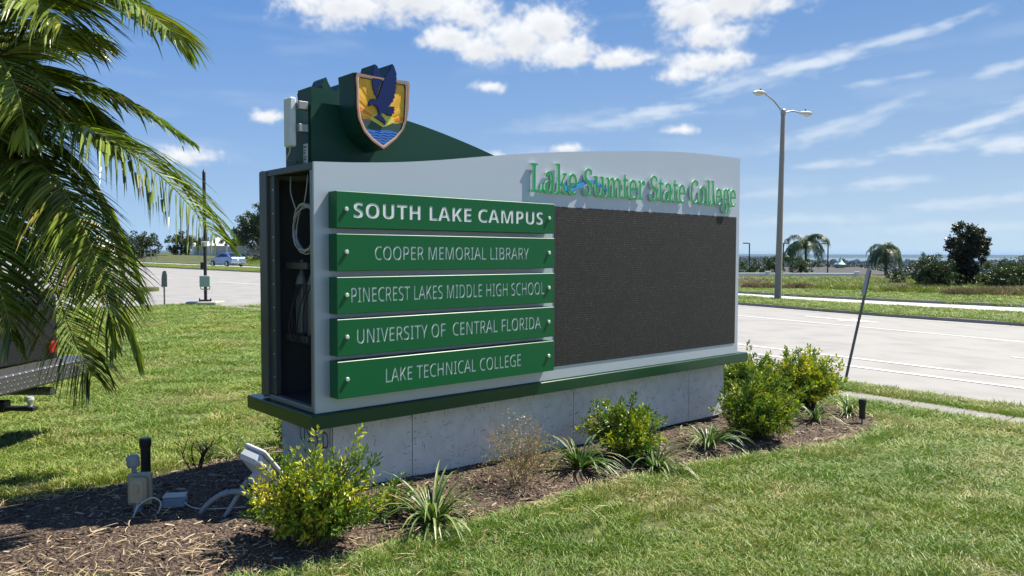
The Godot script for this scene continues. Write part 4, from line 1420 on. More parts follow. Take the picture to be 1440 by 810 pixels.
func make_plants() -> void:
	var gold := [Color(0.42, 0.42, 0.035), Color(0.34, 0.38, 0.032), Color(0.20, 0.27, 0.030), Color(0.10, 0.17, 0.026), Color(0.50, 0.44, 0.04), Color(0.15, 0.22, 0.028)]
	var green := [Color(0.22, 0.28, 0.034), Color(0.13, 0.20, 0.028), Color(0.085, 0.15, 0.024), Color(0.32, 0.34, 0.036), Color(0.10, 0.17, 0.026)]
	var grp := "golden shrubs in the sign bed"
	shrub(on_bed(-1.04, 4.05, -0.02), Vector3(0.82, 0.60, 0.62), 210, 40, 0.030, gold, "golden green shrub in front of the sign's open left end", grp, "leafy_shrub", 21)
	shrub(on_bed(0.90, 6.05, -0.02), Vector3(0.72, 0.56, 0.6), 170, 40, 0.033, gold + green, "golden shrub before the middle of the grey base, beside flax lilies", grp, "leafy_shrub", 22)
	shrub(on_bed(2.20, 6.95, -0.02), Vector3(0.82, 0.62, 0.8), 230, 42, 0.036, green + [Color(0.34, 0.36, 0.04)], "round green shrub by the right corner of the base", grp, "leafy_shrub", 23)
	shrub(on_bed(3.25, 8.55, -0.02), Vector3(0.92, 0.80, 0.85), 240, 42, 0.038, gold, "tallest golden shrub with an upright spire of new shoots", grp, "leafy_shrub", 24)
	shrub(on_bed(2.72, 8.85, -0.02), Vector3(1.1, 0.64, 0.9), 210, 40, 0.038, green, "shrub half hidden behind the right end of the sign base", grp, "leafy_shrub", 25)
	shrub(on_bed(-0.70, 4.52, -0.02), Vector3(0.30, 0.30, 0.26), 22, 22, 0.026, green, "small loose sprig of shrub beside the golden shrub near the cement base", grp, "leafy_shrub", 26)
	shrub(on_bed(-1.75, 6.15, -0.02), Vector3(0.4, 0.42, 0.35), 40, 26, 0.028, green, "small shrub peeping out behind the back corner of the base", grp, "leafy_shrub", 27)
	lily(on_bed(-0.46, 4.48), 78, 0.50, "flax lily nearest the camera with pale arching leaves", 31, 0.35)
	lily(on_bed(0.50, 5.68), 74, 0.46, "dark green flax lily just left of the middle golden shrub", 32, 0.12)
	lily(on_bed(1.10, 5.88), 66, 0.45, "flax lily just right of the middle golden shrub, at the lawn edge", 33, 0.25)
	lily(on_bed(1.66, 6.50), 58, 0.44, "flax lily left of the round green shrub by the base corner", 34, 0.22)
	lily(on_bed(3.06, 7.80), 46, 0.40, "pale flax lily right of the round green shrub", 35, 0.55)
	lily(on_bed(3.60, 8.25), 40, 0.40, "rightmost flax lily, behind the black path light", 36, 0.35)
	lily(on_bed(-2.06, 5.72), 26, 0.34, "pale flax lily at the back edge of the bed by the lawn", 37, 0.6)
	# withered shrub in front of the base
	rng.seed = 51
	var S := thing("withered_shrub", on_bed(0.05, 5.22, -0.02), 0, "withered straw coloured shrub in front of the cement boards", "shrub")
	var b := MB.new()
	for k in 17:
		b.col = Color(0.36, 0.28, 0.16).lerp(Color(0.22, 0.16, 0.09), rng.randf())
		var a := rf(0, TAU)
		twigs(b, Vector3(rf(-0.04, 0.04), 0, rf(-0.04, 0.04)), Vector3(cos(a) * rf(0.3, 0.9), 1.0, sin(a) * rf(0.3, 0.9)).normalized(), rf(0.19, 0.31), 0.0036, 3)
	put(b, "twigs", M["stem"], S)
	b = MB.new()
	for k in 1300:
		var d := rdir()
		var p := Vector3(d.x * 0.32, 0.12 + absf(d.y) * 0.40, d.z * 0.30) * Vector3(rf(0.4, 1), rf(0.5, 1.05), rf(0.4, 1))
		b.col = [Color(0.42, 0.33, 0.15), Color(0.30, 0.27, 0.09), Color(0.25, 0.18, 0.09)][k % 3]
		var ld := rdir()
		b.leaf(p, ld, ld.cross(rdir()).normalized(), rf(0.012, 0.026), rf(0.005, 0.010))
	put(b, "dry_leaves", M["leaf"], S)
	# bare dark bush behind the junction box
	rng.seed = 52
	S = thing("bare_bush", on_bed(-2.16, 5.35, -0.02), 0, "bare black twiggy bush at the back of the bed", "bush")
	b = MB.new()
	for k in 7:
		b.col = Color(0.020, 0.017, 0.014).lerp(Color(0.05, 0.042, 0.032), rng.randf())
		var a := rf(0, TAU)
		twigs(b, Vector3(rf(-0.05, 0.05), 0, rf(-0.03, 0.03)), Vector3(cos(a) * rf(0.2, 0.7), 1.0, sin(a) * rf(0.2, 0.6)).normalized(), rf(0.12, 0.19), 0.005, 3)
	put(b, "twigs", M["stem"], S)

func frond(parent: Node, path: Array, leaf_l: float, pairs: int, tone: Color, sd: int, droop := 1.0) -> void:
	rng.seed = sd
	var f := Node3D.new()
	f.name = "frond"
	parent.add_child(f, true)
	var p := smooth_path(path, 8)
	var rad := []
	for i in p.size(): rad.append(lerpf(0.012, 0.002, float(i) / (p.size() - 1)))
	var b := MB.new()
	b.col = Color(0.17, 0.20, 0.05)
	b.tube(p, rad, 5, false)
	put(b, "rachis", M["stem"], f)
	b = MB.new()
	for k in int(pairs * 1.7):
		for s in [-1.0, 1.0]:
			var t := lerpf(0.10, 1.0, (k + rf(-0.15, 0.15)) / (pairs * 1.7))
			t = clampf(t, 0.02, 0.999)
			var q := t * (p.size() - 1)
			var at: Vector3 = p[int(q)].lerp(p[int(q) + 1], q - int(q))
			var d: Vector3 = (p[mini(int(q) + 2, p.size() - 1)] - p[int(q)]).normalized()
			var side: Vector3 = d.cross(Vector3.UP).normalized() * s
			var l := 1.12 * leaf_l * (0.45 + 0.75 * sin(PI * clampf(t * 0.86 + 0.12, 0, 1))) * rf(0.85, 1.12)
			if t > 0.9: l *= 0.85
			var ld: Vector3 = (side * rf(0.72, 0.88) + d * rf(0.62, 0.78) + Vector3.UP * rf(0.05, 0.25)).normalized()
			var g := rf(0.5, 1.45)
			b.col = Color(tone.r * g, tone.g * g, tone.b * g)
			if rng.randf() < 0.09: b.col = Color(0.36 * g, 0.31 * g, 0.07 * g)
			elif rng.randf() < 0.03: b.col = Color(0.24 * g, 0.15 * g, 0.06 * g)
			var lp := [at]
			var fall := rf(0.13, 0.24) * droop * (1.0 if rng.randf() > 0.07 else 1.9)
			for i in 5:
				lp.append(lp[-1] + ld * l / 5.0)
				ld = (ld + Vector3.DOWN * fall).normalized()
			var w := rf(0.0095, 0.0135)
			var sv: Vector3 = ld.cross(Vector3(rf(-0.2, 0.2), 1, rf(-0.2, 0.2))).normalized()
			sv = (d * 0.8 + sv * 0.5).normalized()
			b.strap(lp, [w * 0.5, w, w, w * 0.8, w * 0.5, 0.0], sv, rf(0.2, 0.45))
	put(b, "leaflets", M["palm leaf"], f)

func arc(base: Vector3, az: float, lift: float, l: float, sag: float) -> Array:
	var p := [base]
	var d := Vector3(cos(az) * cos(lift), sin(lift), -sin(az) * cos(lift))
	for i in 4:
		p.append(p[-1] + d * l / 4.0)
		d = (d + Vector3.DOWN * sag).normalized()
	return p

func make_palm() -> void:
	rng.seed = 61
	var at := gp(-3.27, 4.6)
	var P := thing("palm_tree", at, 0, "palm tree at the left edge with long drooping glossy fronds", "palm tree")
	var L := func(a: Array) -> Array:
		var o := []
		for q in a: o.append(q - at)
		return o
	var b := MB.new()
	var tr := []
	var rr := []
	for i in 14:
		tr.append(Vector3(0.02 * sin(i * 0.5), i * 0.18 - 0.03, 0.02 * cos(i * 0.4)))
		rr.append(0.105 + (0.012 if i % 2 else 0.0) - 0.001 * i + (0.05 if i == 0 else 0.0))
	b.tube(tr, rr, 12)
	put(b, "trunk", M["bark"], P)
	var green := Color(0.175, 0.235, 0.042)
	var F := [
		[[Vector3(-3.241, 2.72, -4.6), Vector3(-2.758, 3.061, -4.5), Vector3(-2.34, 3.041, -4.4), Vector3(-2.061, 2.948, -4.35), Vector3(-1.865, 2.811, -4.3)], 0.42, 46, green, 1.0],
		[[Vector3(-3.2, 2.5, -4.6), Vector3(-2.838, 2.622, -4.75), Vector3(-2.592, 2.6, -4.85), Vector3(-2.311, 2.48, -4.9), Vector3(-2.054, 2.316, -4.95)], 0.30, 44, green, 0.7],
		[[Vector3(-3.2, 2.456, -4.6), Vector3(-2.663, 2.37, -4.45), Vector3(-2.251, 2.236, -4.35), Vector3(-1.898, 1.996, -4.3), Vector3(-1.609, 1.684, -4.25)], 0.46, 56, green, 1.15],
		[[Vector3(-3.2, 2.35, -4.6), Vector3(-2.58, 2.072, -4.3), Vector3(-2.30, 1.775, -4.15), Vector3(-2.13, 1.439, -4.05), Vector3(-2.08, 1.14, -4.05)], 0.34, 58, green, 1.0],
		[[Vector3(-3.218, 2.3, -4.6), Vector3(-2.87, 1.829, -4.5), Vector3(-2.614, 1.464, -4.4), Vector3(-2.453, 1.106, -4.35), Vector3(-2.36, 0.905, -4.35)], 0.40, 54, green, 0.9],
		[[Vector3(-3.259, 2.3, -4.6), Vector3(-2.8, 1.883, -4.1), Vector3(-2.64, 1.62, -3.9), Vector3(-2.52, 1.36, -3.85), Vector3(-2.48, 1.16, -3.85)], 0.32, 46, green, 0.9],
		[[Vector3(-3.205, 2.5, -4.6), Vector3(-2.772, 2.645, -4.2), Vector3(-2.552, 2.489, -4.0), Vector3(-2.47, 2.336, -3.95), Vector3(-2.456, 2.194, -3.95)], 0.26, 34, green, 1.0],
		[[Vector3(-3.216, 2.3, -4.6), Vector3(-3.032, 2.027, -4.9), Vector3(-2.839, 1.652, -5.1), Vector3(-2.642, 1.249, -5.2), Vector3(-2.531, 0.911, -5.25)], 0.40, 54, green, 0.9],
		[[Vector3(-3.22, 2.45, -4.6), Vector3(-2.80, 2.26, -4.75), Vector3(-2.58, 1.98, -4.85), Vector3(-2.44, 1.62, -4.9), Vector3(-2.38, 1.3, -4.9)], 0.32, 50, green, 1.0],
		[[Vector3(-3.2, 2.35, -4.6), Vector3(-2.75, 2.15, -4.35), Vector3(-2.50, 1.95, -4.2), Vector3(-2.31, 1.66, -4.12), Vector3(-2.22, 1.42, -4.1)], 0.34, 52, green, 1.1],
		[[Vector3(-3.24, 2.6, -4.6), Vector3(-2.95, 3.05, -4.75), Vector3(-2.62, 3.2, -4.85), Vector3(-2.3, 3.1, -4.9), Vector3(-2.08, 2.92, -4.95)], 0.42, 46, green, 1.0],
		[[Vector3(-3.24, 2.6, -4.6), Vector3(-2.98, 2.95, -4.4), Vector3(-2.72, 3.02, -4.25), Vector3(-2.5, 2.93, -4.15), Vector3(-2.33, 2.76, -4.1)], 0.44, 46, green, 1.0],
		[[Vector3(-3.24, 2.3, -4.6), Vector3(-2.98, 1.95, -4.35), Vector3(-2.84, 1.66, -4.2), Vector3(-2.76, 1.38, -4.15), Vector3(-2.72, 1.2, -4.15)], 0.32, 48, green, 0.9],
	]
	for k in F.size():
		frond(P, L.call(F[k][0]), F[k][1], F[k][2], F[k][3], 600 + k, F[k][4])
	var crown := Vector3(0.02, 2.42, 0.0)
	for q in [[2.2, 0.7, 1.5], [2.9, 0.4, 1.6], [3.6, 0.3, 1.5], [4.3, 0.5, 1.5], [1.5, 0.9, 1.4], [2.5, 1.1, 1.3], [5.0, 0.2, 1.4], [3.2, -0.1, 1.4], [1.9, 0.0, 1.4], [0.1, 0.9, 0.9], [0.3, 0.2, 0.85], [-0.4, 0.5, 0.9], [-0.8, 0.1, 0.85], [0.8, 0.3, 0.9], [-0.2, -0.2, 0.8], [-1.2, 0.6, 0.95]]:
		frond(P, arc(crown, q[0], q[1], q[2], 0.33), 0.40, 40, green, 700 + int(q[0] * 10))
	# dry fruit stalks and old leaf bases round the growing point
	b = MB.new()
	rng.seed = 64
	for k in 46:
		var d := (rdir() + Vector3(0.55, 0.05, 0.25)).normalized()
		b.col = Color(0.045, 0.030, 0.018).lerp(Color(0.16, 0.11, 0.05), rng.randf())
		twigs(b, crown + d * 0.08, d, rf(0.10, 0.2), 0.0045, 2)
	put(b, "fruit_stalks", M["stem"], P)
	b = MB.new()
	for k in 1100:
		var d := (rdir() + Vector3(0.5, 0.12, 0.2)).normalized()
		b.col = Color(0.05, 0.032, 0.016).lerp(Color(0.22, 0.15, 0.06), pow(rng.randf(), 2.0))
		var ld := rdir()
		b.leaf(crown + d * rf(0.08, 0.42) + Vector3(0, -0.04, 0), ld, ld.cross(rdir()).normalized(), rf(0.015, 0.035), rf(0.008, 0.016))
	put(b, "dry_fruit", M["stem"], P)

# ---------------------------------------------------------------- trees
func crown_leaves(b: MB, lobes: Array, count: int, leaf_s: float, pal: Array) -> void:
	var total := 0.0
	for l in lobes: total += l[1].x * l[1].y * l[1].z
	for l in lobes:
		var k := int(count * l[1].x * l[1].y * l[1].z / total)
		var clumps := []
		for j in maxi(6, k / 45): clumps.append(rdir() * pow(rng.randf(), 0.33))
		for j in k:
			var cl: Vector3 = clumps[rng.randi_range(0, clumps.size() - 1)]
			var o := cl + rdir() * 0.23 * pow(rng.randf(), 0.4)
			var p: Vector3 = l[0] + Vector3(o.x * l[1].x, o.y * l[1].y, o.z * l[1].z)
			var tone: Color = pal[rng.randi_range(0, pal.size() - 1)]
			var g := rf(0.6, 1.3)
			b.col = Color(tone.r * g, tone.g * g, tone.b * g)
			var d := (rdir() + Vector3.DOWN * 0.2).normalized()
			b.leaf(p, d, d.cross(rdir()).normalized(), leaf_s * rf(0.7, 1.4), leaf_s * rf(0.5, 0.9))

func tree(called: String, at: Vector3, lobes: Array, count: int, leaf_s: float, pal: Array, trunk_r: float, label: String, cat: String, group: String, sd: int) -> Node3D:
	rng.seed = sd
	var S := thing(called, at, 0, label, cat, group)
	var b := MB.new()
	var main := Vector3.ZERO
	for l in lobes: main += l[0]
	main /= lobes.size()
	b.tube([Vector3(0, -0.1, 0), main * 0.35 + Vector3(0.03, 0, 0.02), main * 0.8], [trunk_r, trunk_r * 0.75, trunk_r * 0.45], 8)
	for l in lobes:
		for k in 2:
			var s := main * rf(0.3, 0.75)
			var e: Vector3 = l[0] + rdir() * l[1] * 0.4
			b.tube([s, s.lerp(e, 0.5) + Vector3(0, 0.08, 0), e], [trunk_r * 0.45, trunk_r * 0.3, trunk_r * 0.12], 5, false)
	put(b, "trunk", M["bark"], S)
	b = MB.new()
	crown_leaves(b, lobes, count, leaf_s, pal)
	put(b, "crown", M["leaf"], S)
	return S

func lobes_of(w: float, h0: float, h1: float, k: int, sd: int) -> Array:
	rng.seed = sd
	var o := []
	for i in k:
		var r := w * rf(0.24, 0.36)
		var y := rf(h0 + r * 0.6, h1 - r * 0.7)
		var a := TAU * i / k + rf(-0.5, 0.5)
		var q := (w * 0.5 - r) * rf(0.5, 1.1)
		o.append([Vector3(cos(a) * q, y, sin(a) * q), Vector3(r, r * rf(0.7, 1.0), r)])
	return o

func queen_palm(at: Vector3, h: float, l: float, label: String, sd: int) -> void:
	rng.seed = sd
	var S := thing("queen_palm", at, 0, label, "palm tree", "palms beyond the field")
	var b := MB.new()
	b.tube([Vector3(0, -0.2, 0), Vector3(0.04, h * 0.5, 0), Vector3(0, h, 0)], [0.2, 0.16, 0.13], 8)
	put(b, "trunk", M["bark"], S)
	for k in 17:
		var fr := MB.new()
		var p := smooth_path(arc(Vector3(0, h, 0), rf(0, TAU), rf(0.2, 1.35), l * rf(0.8, 1.15), rf(0.62, 0.95)), 4)
		var g := rf(0.8, 1.25)
		for i in p.size() - 1:
			var d: Vector3 = (p[i + 1] - p[i]).normalized()
			for s in [-1.0, 1.0]:
				for j in 7:
					var gg := g * rf(0.7, 1.3)
					fr.col = Color(0.080 * gg, 0.120 * gg, 0.034 * gg)
					var side: Vector3 = d.cross(Vector3.UP).normalized() * s
					var at2: Vector3 = p[i].lerp(p[i + 1], rng.randf())
					var ll := l * rf(0.16, 0.26)
					var q := [at2, at2 + (side * rf(0.3, 0.7) + d * 0.3 + Vector3(0, rf(-0.2, 0.2), 0)) * ll, at2 + (side * rf(0.4, 0.9) + d * 0.4 + Vector3(0, rf(-1.0, -0.4), 0)) * ll * 1.3]
					fr.strap(q, [0.014, 0.016, 0.0], d, 0.1)
		put(fr, "frond", M["leaf"], S)

func make_trees() -> void:
	var oak := [Color(0.045, 0.070, 0.020), Color(0.060, 0.090, 0.026), Color(0.035, 0.055, 0.018)]
	var bright := [Color(0.075, 0.125, 0.025), Color(0.11, 0.155, 0.035), Color(0.055, 0.095, 0.022)]
	var darkl := [Color(0.022, 0.034, 0.014), Color(0.030, 0.044, 0.018), Color(0.048, 0.044, 0.022), Color(0.10, 0.095, 0.06)]
	# right, beyond the road
	tree("magnolia_tree", gp(27.4, 47.0), [[Vector3(0, 3.0, 0), Vector3(0.95, 0.95, 0.95)], [Vector3(-0.4, 2.45, 0.2), Vector3(0.85, 0.85, 0.8)], [Vector3(0.5, 2.5, 0), Vector3(0.85, 0.85, 0.8)], [Vector3(0.0, 1.8, 0), Vector3(0.95, 0.9, 0.8)], [Vector3(0.0, 1.0, 0), Vector3(0.9, 0.8, 0.8)]], 9000, 0.16, darkl, 0.10, "dark rounded magnolia tree standing above the bushes", "tree", "", 81)
	tree("bush", gp(24.9, 46.0), lobes_of(3.1, 0.0, 1.9, 8, 1) + [[Vector3(-0.45, 2.05, 0), Vector3(0.5, 0.45, 0.5)], [Vector3(-0.2, 1.6, 0), Vector3(0.6, 0.5, 0.6)], [Vector3(0.3, 1.1, 0), Vector3(1.2, 0.9, 1.0)], [Vector3(-0.4, 0.8, 0.2), Vector3(1.3, 0.8, 1.0)]], 9500, 0.095, oak + [Color(0.09, 0.13, 0.035)], 0.07, "large green bush left of the dark magnolia", "bush", "bushes beyond the road", 82)
	tree("bush", gp(24.6, 49.5), lobes_of(2.0, 0.0, 1.2, 5, 2), 1500, 0.09, oak, 0.05, "low dark bush between the second palm and the large bush", "bush", "bushes beyond the road", 83)
	tree("bush", gp(28.3, 44.8), lobes_of(3.2, 0.0, 1.8, 8, 3) + [[Vector3(0, 0.7, 0), Vector3(1.5, 0.8, 1.0)]], 8500, 0.085, bright + oak, 0.06, "broad green bush below the dark magnolia", "bush", "bushes beyond the road", 84)
	tree("bush", gp(30.4, 45.0), lobes_of(3.6, 0.0, 2.4, 8, 4) + [[Vector3(0, 1.0, 0), Vector3(1.6, 1.0, 1.2)]], 8500, 0.085, oak + bright, 0.07, "wide bush at the right edge beyond the road", "bush", "bushes beyond the road", 85)
	tree("bush", gp(26.6, 79.0), lobes_of(3.4, 0.0, 2.3, 6, 5), 2000, 0.14, bright + oak, 0.09, "green bush just left of the street lamp behind the low white wall", "bush", "bushes beyond the road", 86)
	tree("bush", gp(24.4, 80.0), lobes_of(3.0, 0.0, 1.5, 5, 6), 1600, 0.14, bright, 0.07, "low bright bush behind the white wall near the sign's edge", "bush", "bushes beyond the road", 87)
	tree("bush", gp(29.6, 80.0), lobes_of(3.4, 0.0, 2.4, 6, 7), 2000, 0.14, bright + oak, 0.09, "green bush right of the street lamp under the palm", "bush", "bushes beyond the road", 88)
	queen_palm(gp(35.8, 95.0), 3.9, 3.3, "shaggy palm just right of the street lamp", 91)
	queen_palm(gp(45.6, 95.0), 3.3, 2.7, "smaller palm behind the leaning signpost", 92)
	# left, beyond the road
	tree("oak_tree", gp(-33.5, 103.0), lobes_of(7.6, 1.2, 7.4, 11, 11), 7000, 0.26, oak, 0.22, "spreading dark oak behind the wall, beside the sign's left edge", "tree", "trees beyond the left road", 101)
	tree("oak_tree", gp(-28.5, 100.0), lobes_of(6.0, 1.2, 5.4, 8, 12), 3500, 0.26, oak, 0.2, "oak mostly hidden behind the sign's left post", "tree", "trees beyond the left road", 102)
	tree("oak_tree", gp(-39.5, 112.0), lobes_of(5.0, 0.8, 2.8, 7, 13), 2600, 0.24, oak + bright, 0.14, "low tree left of the spreading oak behind the wall", "tree", "trees beyond the left road", 103)
	var spots := [[-46.0, 118.0, 5.0, 2.7], [-51.0, 120.0, 6.0, 3.4], [-56.0, 118.0, 6.5, 4.0], [-61.0, 121.0, 6.5, 4.4], [-66.0, 118.0, 6.5, 4.2], [-71.0, 120.0, 7.0, 4.6]]
	for k in spots.size():
		var q = spots[k]
		tree("hedgerow_tree", gp(q[0], q[1]), lobes_of(q[2], 0.0, q[3], 8, 20 + k), 3000, 0.26, oak, 0.14, ["low dark tree at the left end of the white wall", "dark tree behind the metal gate", "dark tree right of the stop sign", "dark tree behind the stop sign", "dark tree left of the stop sign behind the palm fronds", "leftmost dark tree behind the palm fronds"][k], "tree", "dark trees beyond the side street", 110 + k)
	tree("hedge", gp(-30.2, 92.5), lobes_of(4.4, 0.0, 1.0, 7, 31), 1700, 0.14, darkl, 0.05, "low dark hedge in front of the wall", "hedge", "", 120)
	# far woods
	rng.seed = 130
	var kinds := []
	for k in 3:
		var b := MB.new()
		for j in 70:
			var d := rdir()
			b.col = Color(0.030, 0.050, 0.020).lerp(Color(0.060, 0.085, 0.030), rng.randf())
			var ld := (d + rdir() * 0.6).normalized()
			b.leaf(Vector3(d.x * 4.0, 5.0 + d.y * 3.6, d.z * 4.0) * Vector3(rf(0.4, 1), 1, rf(0.4, 1)), ld.cross(rdir()).normalized(), ld.cross(Vector3.UP).normalized(), rf(2.0, 4.0), rf(1.8, 3.2))
		kinds.append(b.mesh(M["far leaf"]))
	var where := [[], [], []]
	var cols := [[], [], []]
	for i in 16000:
		var d := 420.0 * pow(6.3, pow(rng.randf(), 0.75))
		var x := d * rf(0.12, 0.80)
		if i % 4 == 0:
			d = rf(2500.0, 7500.0)
			x = d * rf(0.10, 0.372)
		var k := rng.randi_range(0, 2)
		var s := rf(0.6, 1.3) * (1.5 if d > 2600.0 else 1.0)
		where[k].append(Transform3D(Basis(Vector3.UP, rf(0, TAU)).scaled(Vector3(s * 1.3, s, s * 1.3)), gp(x, d, -1.0)))
		cols[k].append(grey(rf(0.7, 1.0)))
	for k in 3:
		tag(copies("far_woods", kinds[k], where[k], cols[k]), ["hazy woods between the field and the lake", "dark far-off woods below the horizon", "blue-green wooded lowland before the lake"][k], "", "", "stuff")

# ---------------------------------------------------------------- fittings in the bed
func make_fittings() -> void:
	var b := MB.new()
	# floodlight on a stake, aimed up at the sign
	var at := on_bed(-1.68, 4.36, -0.03)
	var S := thing("floodlight", at, 0, "white floodlight tilted up on a grey stake beside the open end", "floodlight")
	var foot := Vector3(0, 0, 0)
	var head := Vector3(0.17, 0.25, -0.12)
	b.tube([foot + Vector3(0.0, -0.05, 0.0), foot.lerp(head, 0.86)], [0.013, 0.013], 10)
	put(b, "stake", M["grey pvc"], S)
	var tilt := Transform3D(Basis(Vector3.UP, 2.45) * Basis(Vector3.RIGHT, -0.75) * Basis(Vector3.BACK, 0.25), head + Vector3(0.04, 0.05, 0))
	b = MB.new()
	b.box(tilt, Vector3(0.16, 0.235, 0.075), 0.022)
	put(b, "housing", M["white enamel"], S)
	b = MB.new()
	b.box(tilt * Transform3D(Basis(), Vector3(0.0, 0, 0.045)), Vector3(0.175, 0.25, 0.022), 0.009)
	put(b, "door_frame", M["white enamel"], S)
	b = MB.new()
	b.box(tilt * Transform3D(Basis(), Vector3(0.0, 0, 0.056)), Vector3(0.135, 0.20, 0.006), 0.002)
	put(b, "lens", M["lens"], S)
	b = MB.new()
	b.box(tilt * Transform3D(Basis(), Vector3(0.02, -0.11, -0.055)), Vector3(0.095, 0.10, 0.07), 0.01)
	put(b, "ballast_box", M["white enamel"], S)
	b = MB.new()
	for s in [-1.0, 1.0]: b.box(tilt * Transform3D(Basis(), Vector3(s * 0.085, -0.07, -0.02)), Vector3(0.006, 0.15, 0.022), 0.001)
	b.box(tilt * Transform3D(Basis(), Vector3(0, -0.148, -0.02)), Vector3(0.176, 0.006, 0.022), 0.001)
	put(b, "yoke", M["galvanised"], S)
	b = MB.new()
	b.box(tilt * Transform3D(Basis(), Vector3(0.0, 0.05, 0.062)), Vector3(0.03, 0.014, 0.016), 0.003)
	put(b, "latch", M["galvanised"], S)
	# bent conduit
	S = thing("conduit", on_bed(-1.80, 4.42, 0.0), 0, "dark grey conduit arching out of the mulch beside the floodlight stake", "conduit")
	b = MB.new()
	b.tube(smooth_path([Vector3(-0.02, -0.05, 0.0), Vector3(0.05, 0.05, 0.0), Vector3(0.15, 0.115, 0.0), Vector3(0.25, 0.12, 0.0), Vector3(0.33, 0.085, 0.02), Vector3(0.38, 0.01, 0.03), Vector3(0.40, -0.05, 0.03)], 6), [0.015], 10)
	put(b, "pipe", M["grey pvc"], S)
	b = MB.new()
	b.lathe([Vector2(0.0185, -0.02), Vector2(0.0185, 0.02)], Transform3D(Basis(Vector3.BACK, -1.1), Vector3(0.16, 0.117, 0.0)), 12)
	put(b, "coupling", M["blue grey"], S)
	# outlet box with a bubble cover on a post, photocell on top
	S = thing("outlet_box", on_bed(-2.13, 4.42, -0.02), 0.15, "weatherproof outlet with beige bubble cover on a short grey post", "outlet box")
	b = MB.new()
	b.bx(-0.045, 0.0, -0.06, 0.16, -0.045, 0.0, 0.004)
	put(b, "post", M["blue grey"], S)
	b = MB.new()
	b.bx(-0.058, 0.058, 0.075, 0.245, -0.03, 0.015, 0.008)
	put(b, "box", M["grey pvc"], S)
	b = MB.new()
	b.bx(-0.064, 0.064, 0.068, 0.250, 0.0155, 0.03, 0.006)
	b.bx(-0.05, 0.05, 0.082, 0.236, 0.0305, 0.085, 0.016)
	put(b, "cover", M["beige cover"], S)
	b = MB.new()
	b.bx(-0.012, 0.012, 0.15, 0.20, 0.0855, 0.092, 0.003)
	put(b, "latch", M["beige cover"], S)
	b = MB.new()
	b.tube([Vector3(-0.04, 0.23, -0.02), Vector3(-0.045, 0.29, -0.025)], [0.014, 0.014], 10)
	b.lathe([Vector2(0.0, 0.0), Vector2(0.03, 0.0), Vector2(0.036, 0.012), Vector2(0.036, 0.052), Vector2(0.03, 0.066), Vector2(0.0, 0.07)], Transform3D(Basis(Vector3.BACK, 0.1), Vector3(-0.045, 0.275, -0.025)), 18)
	put(b, "photocell", M["grey pvc"], S)
	# little transformer lying on the mulch
	S = thing("transformer_box", on_bed(-1.98, 4.52, -0.004), 0.2, "small blue-grey transformer box lying on the shaded mulch", "transformer box")
	b = MB.new()
	b.bx(-0.065, 0.065, 0.0, 0.062, -0.045, 0.045, 0.012)
	put(b, "case", M["blue grey"], S)
	b = MB.new()
	b.bx(-0.063, 0.063, 0.0625, 0.074, -0.043, 0.043, 0.005)
	put(b, "lid", M["cable grey"], S)
	# cables
	var c0 := on_bed(-2.12, 4.36, 0.0)
	S = thing("power_cable", c0, 0, "pale looped power cable below the outlet box", "cable")
	b = MB.new()
	b.tube(smooth_path([Vector3(0.01, 0.08, 0.02), Vector3(0.0, 0.03, 0.03), Vector3(0.0, 0.006, 0.06), Vector3(0.03, 0.07, 0.05), Vector3(0.09, 0.105, 0.02), Vector3(0.13, 0.07, 0.0), Vector3(0.115, 0.015, 0.0), Vector3(0.10, 0.005, -0.02)], 7), [0.0048], 7)
	put(b, "loop", M["cable grey"], S)
	S = thing("thin_cable", on_bed(-1.92, 4.50, 0.0), 0, "thin pale cable running from the transformer box over the mulch", "cable")
	b = MB.new()
	var path := []
	for q in [[0.0, 0.035], [0.05, 0.012], [0.13, 0.006], [0.22, 0.010], [0.30, 0.006], [0.36, 0.004]]:
		path.append(Vector3(q[0], q[1], 0.05 * sin(q[0] * 9.0)))
	b.tube(smooth_path(path, 6), [0.004], 6)
	put(b, "lead", M["cable grey"], S)
	# black path lights
	for q in [[-2.40, 5.05, 0.30, "black path light beside the outlet box at the lawn edge"], [3.55, 7.82, 0.27, "black path light at the right tip of the bed"]]:
		S = thing("path_light", on_bed(q[0], q[1], -0.02), 0.3, q[3], "path light", "path lights in the bed")
		b = MB.new()
		b.tube([Vector3(0.0, -0.06, 0), Vector3(0, 0.075, 0)], [0.011, 0.011], 10)
		put(b, "stem", M["galvanised"], S)
		b = MB.new()
		b.lathe([Vector2(0.0, 0.07), Vector2(0.028, 0.07), Vector2(0.031, 0.08), Vector2(0.031, q[2] - 0.055), Vector2(0.0, q[2] - 0.055)], Transform3D(), 18)
		put(b, "tube_body", M["black plastic"], S)
		b = MB.new()
		b.lathe([Vector2(0.0, q[2] - 0.054), Vector2(0.036, q[2] - 0.054), Vector2(0.038, q[2] - 0.048), Vector2(0.038, q[2] - 0.012), Vector2(0.032, q[2]), Vector2(0.0, q[2])], Transform3D(), 18)
		put(b, "cap", M["black plastic"], S)

